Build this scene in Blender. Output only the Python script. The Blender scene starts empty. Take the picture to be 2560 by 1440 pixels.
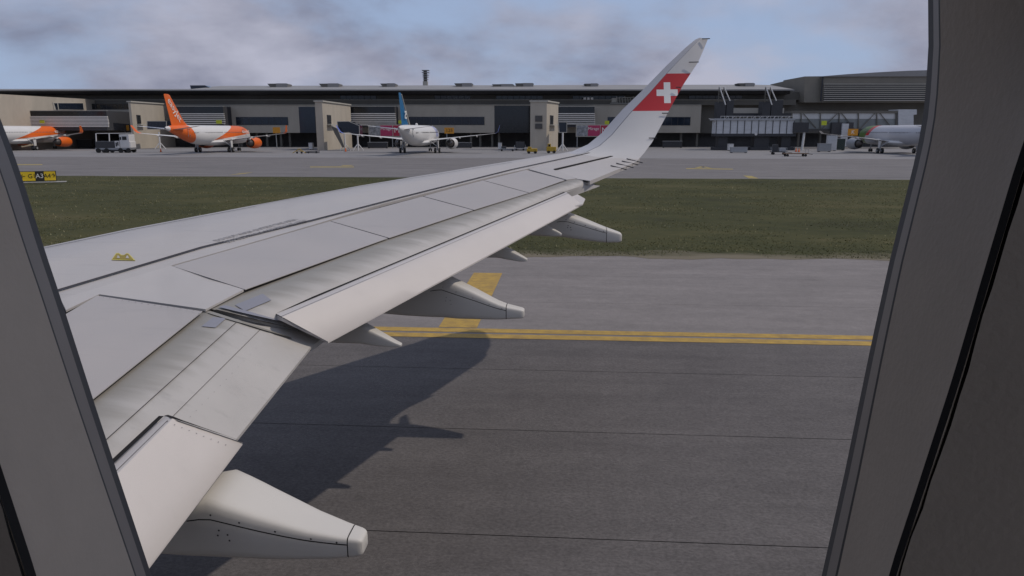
import bpy, math, random
import numpy as np
from mathutils import Matrix, Vector, noise
random.seed(7); rng=np.random.default_rng(7)
SC=bpy.context.scene; COL=SC.collection
R=math.radians
# ---------------------------------------------------------------- camera
EYE=4.6; F=1830.0; PITCH=math.atan((720-325)/F); YAW=R(4.0)
cam=bpy.data.objects.new('camera',bpy.data.cameras.new('camera')); COL.objects.link(cam)
cam.location=(0,0,EYE); cam.rotation_euler=(R(90)-PITCH,0,YAW)
cam.data.sensor_width=36; cam.data.lens=36*F/2560; cam.data.clip_start=0.02; cam.data.clip_end=9000
SC.camera=cam
# ---------------------------------------------------------------- light
TO_SUN=Vector((0.76,0.02,1.0)).normalized()
sun=bpy.data.objects.new('sun',bpy.data.lights.new('sun','SUN')); COL.objects.link(sun)
sun.data.energy=1.85; sun.data.angle=R(0.7); sun.data.color=(1.0,0.90,0.79)
sun.rotation_euler=TO_SUN.to_track_quat('Z','Y').to_euler()
SC.view_settings.view_transform='Standard'; SC.view_settings.look='None'
SC.view_settings.gamma=1; SC.view_settings.use_curve_mapping=False; SC.view_settings.exposure=0.04
W=bpy.data.worlds.new('World'); SC.world=W; W.use_nodes=True
def world():
    nt=W.node_tree; N=nt.nodes; L=nt.links; N.clear()
    out=N.new('ShaderNodeOutputWorld'); bg=N.new('ShaderNodeBackground'); bg.inputs['Strength'].default_value=0.1
    sky=N.new('ShaderNodeTexSky'); sky.sky_type='NISHITA'; sky.sun_disc=False
    sky.sun_elevation=math.asin(TO_SUN.z); sky.sun_rotation=math.atan2(TO_SUN.x,TO_SUN.y)
    sky.air_density=1.0; sky.dust_density=1.5; sky.ozone_density=1.5
    tc=N.new('ShaderNodeTexCoord'); sep=N.new('ShaderNodeSeparateXYZ'); L.new(tc.outputs['Generated'],sep.inputs[0])
    zc=N.new('ShaderNodeMath'); zc.operation='MAXIMUM'; L.new(sep.outputs[2],zc.inputs[0]); zc.inputs[1].default_value=0.0
    za=N.new('ShaderNodeMath'); za.operation='ADD'; L.new(zc.outputs[0],za.inputs[0]); za.inputs[1].default_value=0.42
    dv=[]
    for i in (0,1):
        d=N.new('ShaderNodeMath'); d.operation='DIVIDE'; L.new(sep.outputs[i],d.inputs[0]); L.new(za.outputs[0],d.inputs[1]); dv.append(d)
    cb=N.new('ShaderNodeCombineXYZ'); L.new(dv[0].outputs[0],cb.inputs[0]); L.new(dv[1].outputs[0],cb.inputs[1])
    def nz(scale,detail,rough,off,dist=0.0):
        m=N.new('ShaderNodeMapping'); m.inputs['Location'].default_value=off; L.new(cb.outputs[0],m.inputs[0])
        n=N.new('ShaderNodeTexNoise'); n.inputs['Scale'].default_value=scale; n.inputs['Detail'].default_value=detail
        n.inputs['Roughness'].default_value=rough; n.inputs['Distortion'].default_value=dist; L.new(m.outputs[0],n.inputs['Vector']); return n
    OFF=(0.0,0.0,0)
    n1=nz(1.35,10,0.52,OFF,0.15); n2=nz(1.5,10,0.55,(OFF[0]+4,OFF[1]+3,2),0.2)
    cov=N.new('ShaderNodeMapRange'); cov.interpolation_type='SMOOTHSTEP'; cov.inputs[1].default_value=0.40; cov.inputs[2].default_value=0.57
    L.new(n1.outputs[0],cov.inputs[0])
    sh=N.new('ShaderNodeValToRGB'); e=sh.color_ramp.elements
    e[0].position=0.38; e[0].color=(2.1,2.25,3.1,1); e[1].position=0.60; e[1].color=(4.5,4.6,5.65,1)
    L.new(n2.outputs[0],sh.inputs[0])
    blue=N.new('ShaderNodeMix'); blue.data_type='RGBA'; blue.inputs[0].default_value=0.85
    sk=N.new('ShaderNodeMix'); sk.data_type='RGBA'; sk.blend_type='MULTIPLY'; sk.inputs[0].default_value=1.0
    L.new(sky.outputs[0],sk.inputs['A']); sk.inputs['B'].default_value=(1.0,1.0,1.0,1)
    L.new(sk.outputs['Result'],blue.inputs['A']); blue.inputs['B'].default_value=(3.35,4.3,6.35,1)   # thin high veil over the blue
    mx=N.new('ShaderNodeMix'); mx.data_type='RGBA'; L.new(cov.outputs[0],mx.inputs[0])
    L.new(blue.outputs['Result'],mx.inputs['A']); L.new(sh.outputs[0],mx.inputs['B'])
    L.new(mx.outputs['Result'],bg.inputs['Color']); L.new(bg.outputs[0],out.inputs[0])
world()
# ---------------------------------------------------------------- projection helpers (turn measured directions into places)
_fw=Vector((-math.sin(YAW)*math.cos(PITCH),math.cos(YAW)*math.cos(PITCH),-math.sin(PITCH)))
_rt=Vector((math.cos(YAW),math.sin(YAW),0)); _up=_rt.cross(_fw)
def ray(px,py): return _fw*F+_rt*(px-1280)+_up*(720-py)
def on_ground(px,py,z=0.0):
    v=ray(px,py); t=(z-EYE)/v.z; return Vector((0,0,EYE))+v*t
DIH=math.tan(R(5.1)); WZ=-1.85
def P(px,py,dz=0.0):                     # point on (a plane parallel to) the wing's upper surface
    v=ray(px,py); t=(WZ+dz)/(v.z-DIH*v.y); return Vector((0,0,EYE))+v*t
def atY(px,py,y):                        # point in the vertical plane at lateral distance y
    v=ray(px,py); return Vector((0,0,EYE))+v*(y/v.y)
def wz(x,y,dz=0.0): return Vector((x,y,EYE+WZ+DIH*y+dz))
FAR=Matrix.Rotation(YAW,4,'Z')           # frame of the terminal: u to the right, v away
def far(px,py,D):
    v=(px-1280, F*math.cos(PITCH)+(720-py)*math.sin(PITCH), -F*math.sin(PITCH)+(720-py)*math.cos(PITCH))
    t=D/v[1]; return Vector((v[0]*t,D,EYE+v[2]*t))
def fz(py,D): return far(1280,py,D).z
def fu(px,py,D): return far(px,py,D).x
# ---------------------------------------------------------------- materials
def nodes(name):
    m=bpy.data.materials.new(name); m.use_nodes=True; nt=m.node_tree; b=nt.nodes['Principled BSDF']; return m,nt,nt.nodes,nt.links,b
def mat(name,col,rough=0.5,metal=0.0,var=0.06,scale=2.0,stretch=(1,1,1),bump=0.0,bscale=60,spec=0.5,col2=None,detail=5):
    m,nt,N,L,b=nodes(name)
    b.inputs['Roughness'].default_value=rough; b.inputs['Metallic'].default_value=metal; b.inputs['Specular IOR Level'].default_value=spec
    tc=N.new('ShaderNodeTexCoord'); mp=N.new('ShaderNodeMapping'); mp.inputs['Scale'].default_value=stretch; L.new(tc.outputs['Object'],mp.inputs[0])
    n=N.new('ShaderNodeTexNoise'); n.inputs['Scale'].default_value=scale; n.inputs['Detail'].default_value=detail; n.inputs['Roughness'].default_value=0.62; L.new(mp.outputs[0],n.inputs['Vector'])
    r=N.new('ShaderNodeValToRGB'); e=r.color_ramp.elements; e[0].position=0.3; e[1].position=0.7
    a=col; c2=col2 if col2 else tuple(min(1,c*(1+var)) for c in col); a=col if col2 else tuple(c*(1-var) for c in col)
    e[0].color=(*a,1); e[1].color=(*c2,1); L.new(n.outputs[0],r.inputs[0]); L.new(r.outputs[0],b.inputs['Base Color'])
    if bump:
        n2=N.new('ShaderNodeTexNoise'); n2.inputs['Scale'].default_value=bscale; n2.inputs['Detail'].default_value=3; L.new(mp.outputs[0],n2.inputs['Vector'])
        bp=N.new('ShaderNodeBump'); bp.inputs['Strength'].default_value=bump; bp.inputs['Distance'].default_value=0.0008; L.new(n2.outputs[0],bp.inputs['Height']); L.new(bp.outputs[0],b.inputs['Normal'])
    return m
class X: pass
M=X()
def asphalt(name,c1,c2,speck,streak=0.5):
    m,nt,N,L,b=nodes(name); b.inputs['Roughness'].default_value=0.85; b.inputs['Specular IOR Level'].default_value=0.25
    tc=N.new('ShaderNodeTexCoord')
    def nz(sc,st,det,ro=0.6):
        mp=N.new('ShaderNodeMapping'); mp.inputs['Scale'].default_value=st; L.new(tc.outputs['Object'],mp.inputs[0])
        n=N.new('ShaderNodeTexNoise'); n.inputs['Scale'].default_value=sc; n.inputs['Detail'].default_value=det; n.inputs['Roughness'].default_value=ro; L.new(mp.outputs[0],n.inputs['Vector']); return n
    big=nz(0.35,(0.35,1,1),6); st=nz(1.6,(0.05,1,1),6); fine=nz(26,(0.75,1,1),4,0.75); mid=nz(4.5,(1,1,1),4)
    r=N.new('ShaderNodeValToRGB'); e=r.color_ramp.elements; e[0].position=0.35; e[0].color=(*c1,1); e[1].position=0.65; e[1].color=(*c2,1)
    mx=N.new('ShaderNodeMix'); mx.data_type='FLOAT'; mx.inputs[0].default_value=streak; L.new(big.outputs[0],mx.inputs['A']); L.new(st.outputs[0],mx.inputs['B']); L.new(mx.outputs['Result'],r.inputs[0])
    def mul(src,node,lo,hi):
        rr=N.new('ShaderNodeMapRange'); rr.inputs[1].default_value=0.3; rr.inputs[2].default_value=0.7; rr.inputs[3].default_value=lo; rr.inputs[4].default_value=hi; L.new(node.outputs[0],rr.inputs[0])
        v=N.new('ShaderNodeVectorMath'); v.operation='SCALE'; L.new(src,v.inputs[0]); L.new(rr.outputs[0],v.inputs['Scale']); return v.outputs[0]
    blot=nz(1.1,(0.5,1,1),9,0.72); o=mul(r.outputs[0],fine,1-speck,1+speck); o=mul(o,mid,0.93,1.07); o=mul(o,blot,0.86,1.12)
    L.new(o,b.inputs['Base Color'])
    bp=N.new('ShaderNodeBump'); bp.inputs['Strength'].default_value=0.35; bp.inputs['Distance'].default_value=0.01; L.new(fine.outputs[0],bp.inputs['Height']); L.new(bp.outputs[0],b.inputs['Normal'])
    return m
M.asph=asphalt('dark_asphalt',(0.096,0.088,0.086),(0.126,0.116,0.112),0.30)
M.shoulder=asphalt('light_asphalt',(0.182,0.167,0.160),(0.222,0.203,0.194),0.14)
M.asph_far=asphalt('far_asphalt',(0.115,0.108,0.105),(0.215,0.202,0.197),0.10,0.9)
M.concrete=asphalt('apron_concrete',(0.20,0.195,0.195),(0.25,0.243,0.243),0.08,0.4)
M.joint=mat('joint_sealant',(0.022,0.021,0.020),0.9,col2=(.095,.088,.084),scale=1.7,stretch=(.35,1,1),detail=7)
M.yellow=mat('yellow_marking_paint',(0.27,0.175,0.05),0.75,var=0.22,scale=3.5,col2=(0.47,0.30,0.05),detail=9)
M.yellow_far=mat('worn_yellow_paint',(0.32,0.25,0.07),0.8,var=0.2,scale=1.2)
def grass_mat():
    m,nt,N,L,b=nodes('grass_ground'); b.inputs['Roughness'].default_value=0.95; b.inputs['Specular IOR Level'].default_value=0.1
    tc=N.new('ShaderNodeTexCoord')
    def nz(sc,st,det,ro=0.6):
        mp=N.new('ShaderNodeMapping'); mp.inputs['Scale'].default_value=st; L.new(tc.outputs['Object'],mp.inputs[0])
        n=N.new('ShaderNodeTexNoise'); n.inputs['Scale'].default_value=sc; n.inputs['Detail'].default_value=det; n.inputs['Roughness'].default_value=ro; L.new(mp.outputs[0],n.inputs['Vector']); return n
    a=nz(0.16,(0.5,1,1),8,0.7); f=nz(3.0,(0.35,1,1),7,0.8)
    mx=N.new('ShaderNodeMix'); mx.data_type='FLOAT'; mx.inputs[0].default_value=0.38; L.new(a.outputs[0],mx.inputs['A']); L.new(f.outputs[0],mx.inputs['B'])
    r=N.new('ShaderNodeValToRGB'); cr=r.color_ramp; cr.elements[0].position=0.36; cr.elements[0].color=(0.038,0.037,0.019,1)
    cr.elements[1].position=0.68; cr.elements[1].color=(0.125,0.105,0.055,1)
    for p,c in ((0.46,(0.052,0.055,0.024,1)),(0.54,(0.072,0.070,0.030,1))):
        el=cr.elements.new(p); el.color=c
    L.new(mx.outputs['Result'],r.inputs[0])
    # dry soil towards the paving's edge (object y = 0 is the near edge)
    sp=N.new('ShaderNodeSeparateXYZ'); L.new(tc.outputs['Object'],sp.inputs[0])
    n3=nz(0.5,(0.5,1,1),6); ad=N.new('ShaderNodeMath'); ad.operation='MULTIPLY_ADD'; L.new(n3.outputs[0],ad.inputs[0]); ad.inputs[1].default_value=-5.2; L.new(sp.outputs[1],ad.inputs[2])
    s=N.new('ShaderNodeMapRange'); s.inputs[1].default_value=-2.3; s.inputs[2].default_value=-0.9; s.inputs[3].default_value=1; s.inputs[4].default_value=0; L.new(ad.outputs[0],s.inputs[0])
    m2=N.new('ShaderNodeMix'); m2.data_type='RGBA'; L.new(s.outputs[0],m2.inputs[0]); L.new(r.outputs[0],m2.inputs['A']); m2.inputs['B'].default_value=(0.165,0.145,0.105,1)
    L.new(m2.outputs['Result'],b.inputs['Base Color']); return m
M.grass=grass_mat()
def blade(name,c1,c2):
    m,nt,N,L,b=nodes(name); b.inputs['Roughness'].default_value=0.8; b.inputs['Specular IOR Level'].default_value=0.15
    n=N.new('ShaderNodeTexNoise'); n.inputs['Scale'].default_value=0.7; n.inputs['Detail'].default_value=6; tc=N.new('ShaderNodeTexCoord'); L.new(tc.outputs['Object'],n.inputs['Vector'])
    r=N.new('ShaderNodeValToRGB'); e=r.color_ramp.elements; e[0].position=.35; e[0].color=(*c1,1); e[1].position=.65; e[1].color=(*c2,1); L.new(n.outputs[0],r.inputs[0]); L.new(r.outputs[0],b.inputs['Base Color']); return m
M.blade=blade('grass_blades',(0.085,0.088,0.036),(0.150,0.138,0.062))
M.straw=blade('dry_grass_blades',(0.19,0.18,0.09),(0.30,0.28,0.17))
def wingpaint(name,col,var=0.03,rough=0.42,dirt=0.12,metal=0.0):
    m,nt,N,L,b=nodes(name); b.inputs['Roughness'].default_value=rough; b.inputs['Metallic'].default_value=metal; b.inputs['Specular IOR Level'].default_value=0.4
    tc=N.new('ShaderNodeTexCoord')
    def nz(sc,st,det,ro=0.6):
        mp=N.new('ShaderNodeMapping'); mp.inputs['Scale'].default_value=st; L.new(tc.outputs['Object'],mp.inputs[0])
        n=N.new('ShaderNodeTexNoise'); n.inputs['Scale'].default_value=sc; n.inputs['Detail'].default_value=det; n.inputs['Roughness'].default_value=ro; L.new(mp.outputs[0],n.inputs['Vector']); return n
    a=nz(1.4,(1,1,1),6); s=nz(9,(0.12,1,1),7,0.7); g=nz(60,(1,1,1),3)
    r=N.new('ShaderNodeValToRGB'); e=r.color_ramp.elements; e[0].position=.3; e[1].position=.7
    e[0].color=(*[c*(1-var) for c in col],1); e[1].color=(*[c*(1+var) for c in col],1); L.new(a.outputs[0],r.inputs[0])
    mr=N.new('ShaderNodeMapRange'); mr.inputs[1].default_value=.56; mr.inputs[2].default_value=.80; mr.inputs[3].default_value=0; mr.inputs[4].default_value=dirt*2.2; L.new(s.outputs[0],mr.inputs[0])
    mx=N.new('ShaderNodeMix'); mx.data_type='RGBA'; L.new(mr.outputs[0],mx.inputs[0]); L.new(r.outputs[0],mx.inputs['A']); mx.inputs['B'].default_value=(*[c*.6 for c in col],1)
    oi=N.new('ShaderNodeObjectInfo'); om=N.new('ShaderNodeMapRange'); om.inputs[3].default_value=.965; om.inputs[4].default_value=1.03; L.new(oi.outputs['Random'],om.inputs[0]); vs=N.new('ShaderNodeVectorMath'); vs.operation='SCALE'; L.new(mx.outputs['Result'],vs.inputs[0]); L.new(om.outputs[0],vs.inputs['Scale'])
    L.new(vs.outputs[0],b.inputs['Base Color'])
    rr=N.new('ShaderNodeMapRange'); rr.inputs[3].default_value=rough-.08; rr.inputs[4].default_value=rough+.12; L.new(a.outputs[0],rr.inputs[0]); L.new(rr.outputs[0],b.inputs['Roughness'])
    return m
M.wing=wingpaint('wing_skin_paint',(0.425,0.400,0.378),dirt=.2)
M.spoiler=wingpaint('spoiler_paint',(0.385,0.358,0.338),var=.04)
M.fixed=wingpaint('fixed_panel_paint',(0.450,0.424,0.400))
M.flap=wingpaint('flap_paint',(0.56,0.52,0.485),dirt=.06)
M.mainflap=wingpaint('main_flap_paint',(0.43,0.41,0.385),var=.06,dirt=.25)
def brown_tint(m):       # brown tint, strongest at the flap's front edge, fading aft with a streaky border
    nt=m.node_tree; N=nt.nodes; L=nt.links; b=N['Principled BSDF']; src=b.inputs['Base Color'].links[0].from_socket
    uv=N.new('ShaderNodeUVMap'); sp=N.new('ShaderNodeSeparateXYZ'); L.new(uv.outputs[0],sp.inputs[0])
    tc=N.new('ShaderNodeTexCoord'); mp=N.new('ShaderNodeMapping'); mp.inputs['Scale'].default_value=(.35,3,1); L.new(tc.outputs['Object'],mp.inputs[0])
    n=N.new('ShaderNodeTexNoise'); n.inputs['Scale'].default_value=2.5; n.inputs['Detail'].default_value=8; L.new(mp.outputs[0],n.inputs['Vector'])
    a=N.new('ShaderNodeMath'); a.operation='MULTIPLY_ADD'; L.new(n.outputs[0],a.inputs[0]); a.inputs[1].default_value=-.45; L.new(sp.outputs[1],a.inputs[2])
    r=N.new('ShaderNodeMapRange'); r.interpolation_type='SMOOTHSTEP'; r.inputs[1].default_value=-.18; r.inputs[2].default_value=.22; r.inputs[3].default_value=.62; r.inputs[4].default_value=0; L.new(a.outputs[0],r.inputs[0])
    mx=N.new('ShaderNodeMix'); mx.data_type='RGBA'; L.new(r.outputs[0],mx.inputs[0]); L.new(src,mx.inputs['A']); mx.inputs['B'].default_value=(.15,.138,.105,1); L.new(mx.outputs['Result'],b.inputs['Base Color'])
brown_tint(M.mainflap)
M.blue_grey=wingpaint('blue_grey_wear_plate',(0.235,0.235,0.265),dirt=.1)
M.fairing=wingpaint('fairing_paint',(0.55,0.525,0.48),dirt=.05)
M.black=mat('black_sealant',(0.022,0.021,0.021),0.95,spec=.1)
M.line=mat('dark_grey_line_paint',(0.065,0.06,0.063),0.95,spec=.1)
M.letter=mat('faded_grey_lettering',(0.31,0.30,0.30),0.7,var=.2,scale=20)
M.hook=mat('olive_yellow_decal',(0.26,0.20,0.025),0.7,var=.2,scale=12)
M.hookedge=mat('yellow_decal_edge',(0.55,0.48,0.12),0.7)
M.white=mat('white_paint',(0.62,0.61,0.59),0.4,var=.03)
M.steel=mat('galvanised_steel',(0.33,0.34,0.35),0.5,metal=.3)
M.rubber=mat('black_rubber',(0.018,0.018,0.018),0.85)
M.hub=mat('wheel_hub',(0.30,0.30,0.30),0.5)
M.orange=mat('orange_paint',(0.72,0.13,0.012),0.42,var=.05)
M.darkmetal=mat('dark_metal',(0.035,0.036,0.040),0.55)
M.engine_in=mat('exhaust_metal',(0.10,0.09,0.085),0.45,metal=.6)
M.blue=mat('blue_fin_paint',(0.008,0.12,0.27),0.45,var=.1,scale=.6)
M.green=mat('green_paint',(0.10,0.17,0.03),0.5); M.red=mat('red_paint',(0.55,0.03,0.03),0.5)
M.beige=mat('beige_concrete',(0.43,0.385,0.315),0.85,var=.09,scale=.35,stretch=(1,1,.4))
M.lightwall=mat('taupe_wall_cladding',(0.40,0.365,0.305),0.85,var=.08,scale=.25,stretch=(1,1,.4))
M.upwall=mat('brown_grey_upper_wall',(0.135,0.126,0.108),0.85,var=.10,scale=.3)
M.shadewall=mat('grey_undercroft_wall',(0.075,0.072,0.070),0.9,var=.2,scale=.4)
M.roof=mat('grey_metal_roof',(0.25,0.245,0.24),0.6,var=.08,scale=.15)
M.fascia=mat('dark_fascia',(0.045,0.046,0.052),0.7)
M.trim=mat('pale_trim',(0.42,0.40,0.35),0.7)
M.slat=mat('white_slat',(0.72,0.69,0.64),0.6)
def glassy(name,col,rough=.12):
    m=mat(name,col,rough,spec=.5,var=.25,scale=.3); return m
M.glass=glassy('dark_window_glass',(0.012,0.014,0.016)); M.glassblue=glassy('dark_blue_glass',(0.012,0.018,0.030))
M.paleglass=mat('frosted_bridge_glass',(0.55,0.55,0.54),0.4,var=.08,scale=.3)
M.whitebox=mat('white_bridge_cladding',(0.52,0.53,0.54),0.6,var=.1,scale=.6,stretch=(1,1,3))
M.pink=mat('magenta_poster',(0.42,0.035,0.11),0.6); M.redposter=mat('crimson_poster',(0.40,0.02,0.055),0.6)
M.photo=mat('grey_poster_photo',(0.10,0.11,0.12),0.6,col2=(0.42,0.43,0.45),scale=1.3)
M.orangesign=mat('orange_sign_face',(0.62,0.27,0.02),0.6); M.lime=mat('lime_yellow_sign_face',(0.50,0.55,0.03),0.6)
M.signyellow=mat('yellow_sign_face',(0.72,0.50,0.015),0.55,var=.04); M.signblack=mat('black_sign_face',(0.02,0.018,0.015),0.6)
M.text_black=mat('black_lettering',(0.02,0.015,0.01),0.7); M.text_white=mat('white_lettering',(0.75,0.74,0.7),0.6)
M.gseyellow=mat('yellow_vehicle_paint',(0.42,0.27,0.02),0.5,var=.15)
M.rust=mat('brown_cart_frame',(0.13,0.075,0.04),0.8,var=.3,scale=3)
# ---------------------------------------------------------------- mesh helper
ROOTM={}
class MB:
    def __init__(s): s.v=[]; s.f=[]; s.mi=[]; s.cur=0; s.uv=None
    def add(s,vs,fs):
        o=len(s.v); s.v+= [tuple(v) for v in vs]; s.f+=[tuple(i+o for i in f) for f in fs]; s.mi+=[s.cur]*len(fs); return s
    def box(s,x0,x1,y0,y1,z0,z1):
        return s.add([(x0,y0,z0),(x1,y0,z0),(x1,y1,z0),(x0,y1,z0),(x0,y0,z1),(x1,y0,z1),(x1,y1,z1),(x0,y1,z1)],
            [(0,3,2,1),(4,5,6,7),(0,1,5,4),(1,2,6,5),(2,3,7,6),(3,0,4,7)])
    def prism(s,poly,off):          # poly: list of 3d pts, off: extrusion vector
        n=len(poly); a=[Vector(p) for p in poly]; b=[p+Vector(off) for p in a]
        return s.add(a+b,[tuple(range(n))[::-1],tuple(range(n,2*n))]+[(i,(i+1)%n,n+(i+1)%n,n+i) for i in range(n)])
    def ring(s,c,u,w,r,n): return [Vector(c)+Vector(u)*(math.cos(2*math.pi*i/n)*r)+Vector(w)*(math.sin(2*math.pi*i/n)*r) for i in range(n)]
    def bar(s,p,q,r,n=6,r2=None,cap=True):
        p=Vector(p); q=Vector(q); d=(q-p).normalized(); u=d.orthogonal().normalized(); w=d.cross(u); r2=r if r2 is None else r2
        a=s.ring(p,u,w,r,n); b=s.ring(q,u,w,r2,n)
        fs=[(i,(i+1)%n,n+(i+1)%n,n+i) for i in range(n)]
        if cap: fs+=[tuple(range(n))[::-1],tuple(range(n,2*n))]
        return s.add(a+b,fs)
    def loft(s,rings,closed=True,cap=True):
        n=len(rings[0]); o=[p for r in rings for p in r]; fs=[]
        for k in range(len(rings)-1):
            for i in range(n if closed else n-1):
                j=(i+1)%n; fs.append((k*n+i,k*n+j,(k+1)*n+j,(k+1)*n+i))
        if cap and closed: fs+=[tuple(range(n))[::-1],tuple(range((len(rings)-1)*n,len(rings)*n))]
        return s.add(o,fs)
    def build(s,name,m,root=None,frame='local',smooth=False,parent=None,bevel=0,normals=True,**props):
        me=bpy.data.meshes.new(name); V=s.v
        T=Matrix.Identity(4)
        if frame=='far': T=FAR
        base=parent if parent is not None else root
        if frame!='local':
            if base is not None: T=ROOTM[base.name].inverted()@T
        if frame!='local': V=[T@Vector(v) for v in V]
        me.from_pydata([tuple(v) for v in V],[],s.f); me.update()
        ms=m if isinstance(m,(list,tuple)) else [m]
        for k in ms: me.materials.append(k)
        if len(ms)>1: me.polygons.foreach_set('material_index',s.mi)
        if s.uv:
            ul=me.uv_layers.new(name='UVMap')
            for l in me.loops: ul.data[l.index].uv=s.uv[l.vertex_index]
        import bmesh
        if normals:
            bm=bmesh.new(); bm.from_mesh(me); bmesh.ops.recalc_face_normals(bm,faces=bm.faces); bm.to_mesh(me); bm.free()
        if smooth:
            me.polygons.foreach_set('use_smooth',[True]*len(me.polygons))
            try: me.set_sharp_from_angle(angle=R(38))
            except Exception: pass
        o=bpy.data.objects.new(name,me); COL.objects.link(o)
        if base is not None: o.parent=base
        if base is not None and base.name in ROOTM: ROOTM[o.name]=ROOTM[base.name]
        elif base is None: ROOTM[o.name]=Matrix.Identity(4)
        if bevel:
            b=o.modifiers.new('bevel','BEVEL'); b.width=bevel; b.segments=2; b.limit_method='ANGLE'
        for k,val in props.items(): o[k]=val
        return o
def thing(name,label,cat,loc=(0,0,0),rotz=0.0,group=None,frame='world'):
    o=bpy.data.objects.new(name,None); COL.objects.link(o); o.empty_display_size=.5
    Mx=Matrix.Translation(loc)@Matrix.Rotation(rotz,4,'Z')
    if frame=='far': Mx=FAR@Mx; 
    o.matrix_world=Mx; o.location=Mx.translation; o.rotation_euler=(0,0,rotz+(YAW if frame=='far' else 0))
    o['label']=label; o['category']=cat
    if group: o['group']=group
    ROOTM[o.name]=Mx; return o
def text(name,body,size,m,root,mtx,frame='local',parent=None,ext=0.004,sx=1.0,align='CENTER'):
    cu=bpy.data.curves.new('t','FONT'); cu.body=body; cu.size=size; cu.extrude=ext; cu.align_x=align; cu.align_y='CENTER'; cu.resolution_u=3
    to=bpy.data.objects.new('t',cu); COL.objects.link(to); bpy.context.view_layer.update()
    me=bpy.data.meshes.new_from_object(to.evaluated_get(bpy.context.evaluated_depsgraph_get()))
    bpy.data.objects.remove(to); bpy.data.curves.remove(cu)
    base=parent if parent is not None else root
    T=mtx@Matrix.Diagonal((sx,1,1,1))
    if frame=='far': T=FAR@T
    if frame!='local' and base is not None: T=ROOTM[base.name].inverted()@T
    me.transform(T); me.materials.clear(); me.materials.append(m); me.name=name
    o=bpy.data.objects.new(name,me); COL.objects.link(o)
    if base is not None: o.parent=base; ROOTM[o.name]=ROOTM.get(base.name,Matrix.Identity(4))
    return o
def basis(o,x,z,):      # matrix with text x axis, text up axis
    x=Vector(x).normalized(); z=Vector(z); z=(z-x*z.dot(x)).normalized(); n=x.cross(z)
    return Matrix(((x.x,z.x,n.x,o[0]),(x.y,z.y,n.y,o[1]),(x.z,z.z,n.z,o[2]),(0,0,0,1)))
def struct(o): o['kind']='structure'; return o
# ================================================================ ground
def sheet(name,m,x0,x1,y0,y1,z,parent=None,loc=None,**k):
    b=MB(); b.add([(x0,y0,z),(x1,y0,z),(x1,y1,z),(x0,y1,z)],[(0,1,2,3)]); return b.build(name,m,parent=parent,**k)
struct(sheet('ground',M.asph_far,-3500,3500,-800,4500,-0.02))
def lanes(name,m,edges,x0,x1,z,gap):
    root=None
    b=MB(); b.add([(x0,edges[0],z-.012),(x1,edges[0],z-.012),(x1,edges[-1],z-.012),(x0,edges[-1],z-.012)],[(0,1,2,3)])
    root=struct(b.build(name,M.joint))
    for a,c in zip(edges,edges[1:]):
        q=MB(); w=gap/2; nseg=24; t=[]; bt=[]
        for i in range(nseg+1):
            x=x0+(x1-x0)*i/nseg
            t.append((x,a+w,z)); bt.append((x,c-w,z))
        q.add(t+bt,[(i,i+1,nseg+2+i,nseg+1+i) for i in range(nseg)])
        q.build('paving_lane',m,parent=root)
    return root
Y1=on_ground(1500,852).y; Y2=on_ground(1500,828).y
lanes('taxiway',M.asph,[-11,-7.6,-4.5,-1.5,1.6,4.62,7.66,10.71,13.66,Y1+.02],-140,140,0.006,.015)
lanes('taxiway_shoulder',M.shoulder,[Y1+.02,19.44,23.2,27.3],-140,140,0.006,.012)
b=MB(); L3=(Y2-Y1)
for a,c in ((0.0,.42),(.58,1.0)):
    b.add([(-140,Y1+L3*a,.012),(140,Y1+L3*a,.012),(140,Y1+L3*c,.012),(-140,Y1+L3*c,.012)],[(0,1,2,3)])
struct(b.build('taxiway_edge_line',M.yellow))
b=MB(); b.add([(-2.92,Y2+.06,.012),(-2.0,Y2+.06,.012),(-1.96,23.5,.012),(-2.9,23.5,.012)],[(0,1,2,3)])
struct(b.build('shoulder_marking',M.yellow))
# grass strip with a ragged near edge
G0=26.85; GF0=72.3
b=MB(); n=420; near=[]; farr=[]
for i in range(n+1):
    x=-110+220*i/n
    yy=G0+0.55*noise.noise((x*.35,0,0))+0.30*noise.noise((x*1.7,3,0))+.1*noise.noise((x*5,7,0))
    near.append((x,yy-G0,0.0)); farr.append((x,GF0-G0+.35*noise.noise((x*.3,9,0)),0.0))
b.add(near+farr,[(i,i+1,n+2+i,n+1+i) for i in range(n)])
g=struct(b.build('grass_strip',M.grass)); g.location=(0,G0,.012)
struct(sheet('far_taxiway',M.asph_far,-900,900,71.5,124.5,0.004))
struct(sheet('apron',M.concrete,-900,900,124.3,420,0.008))
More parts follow.
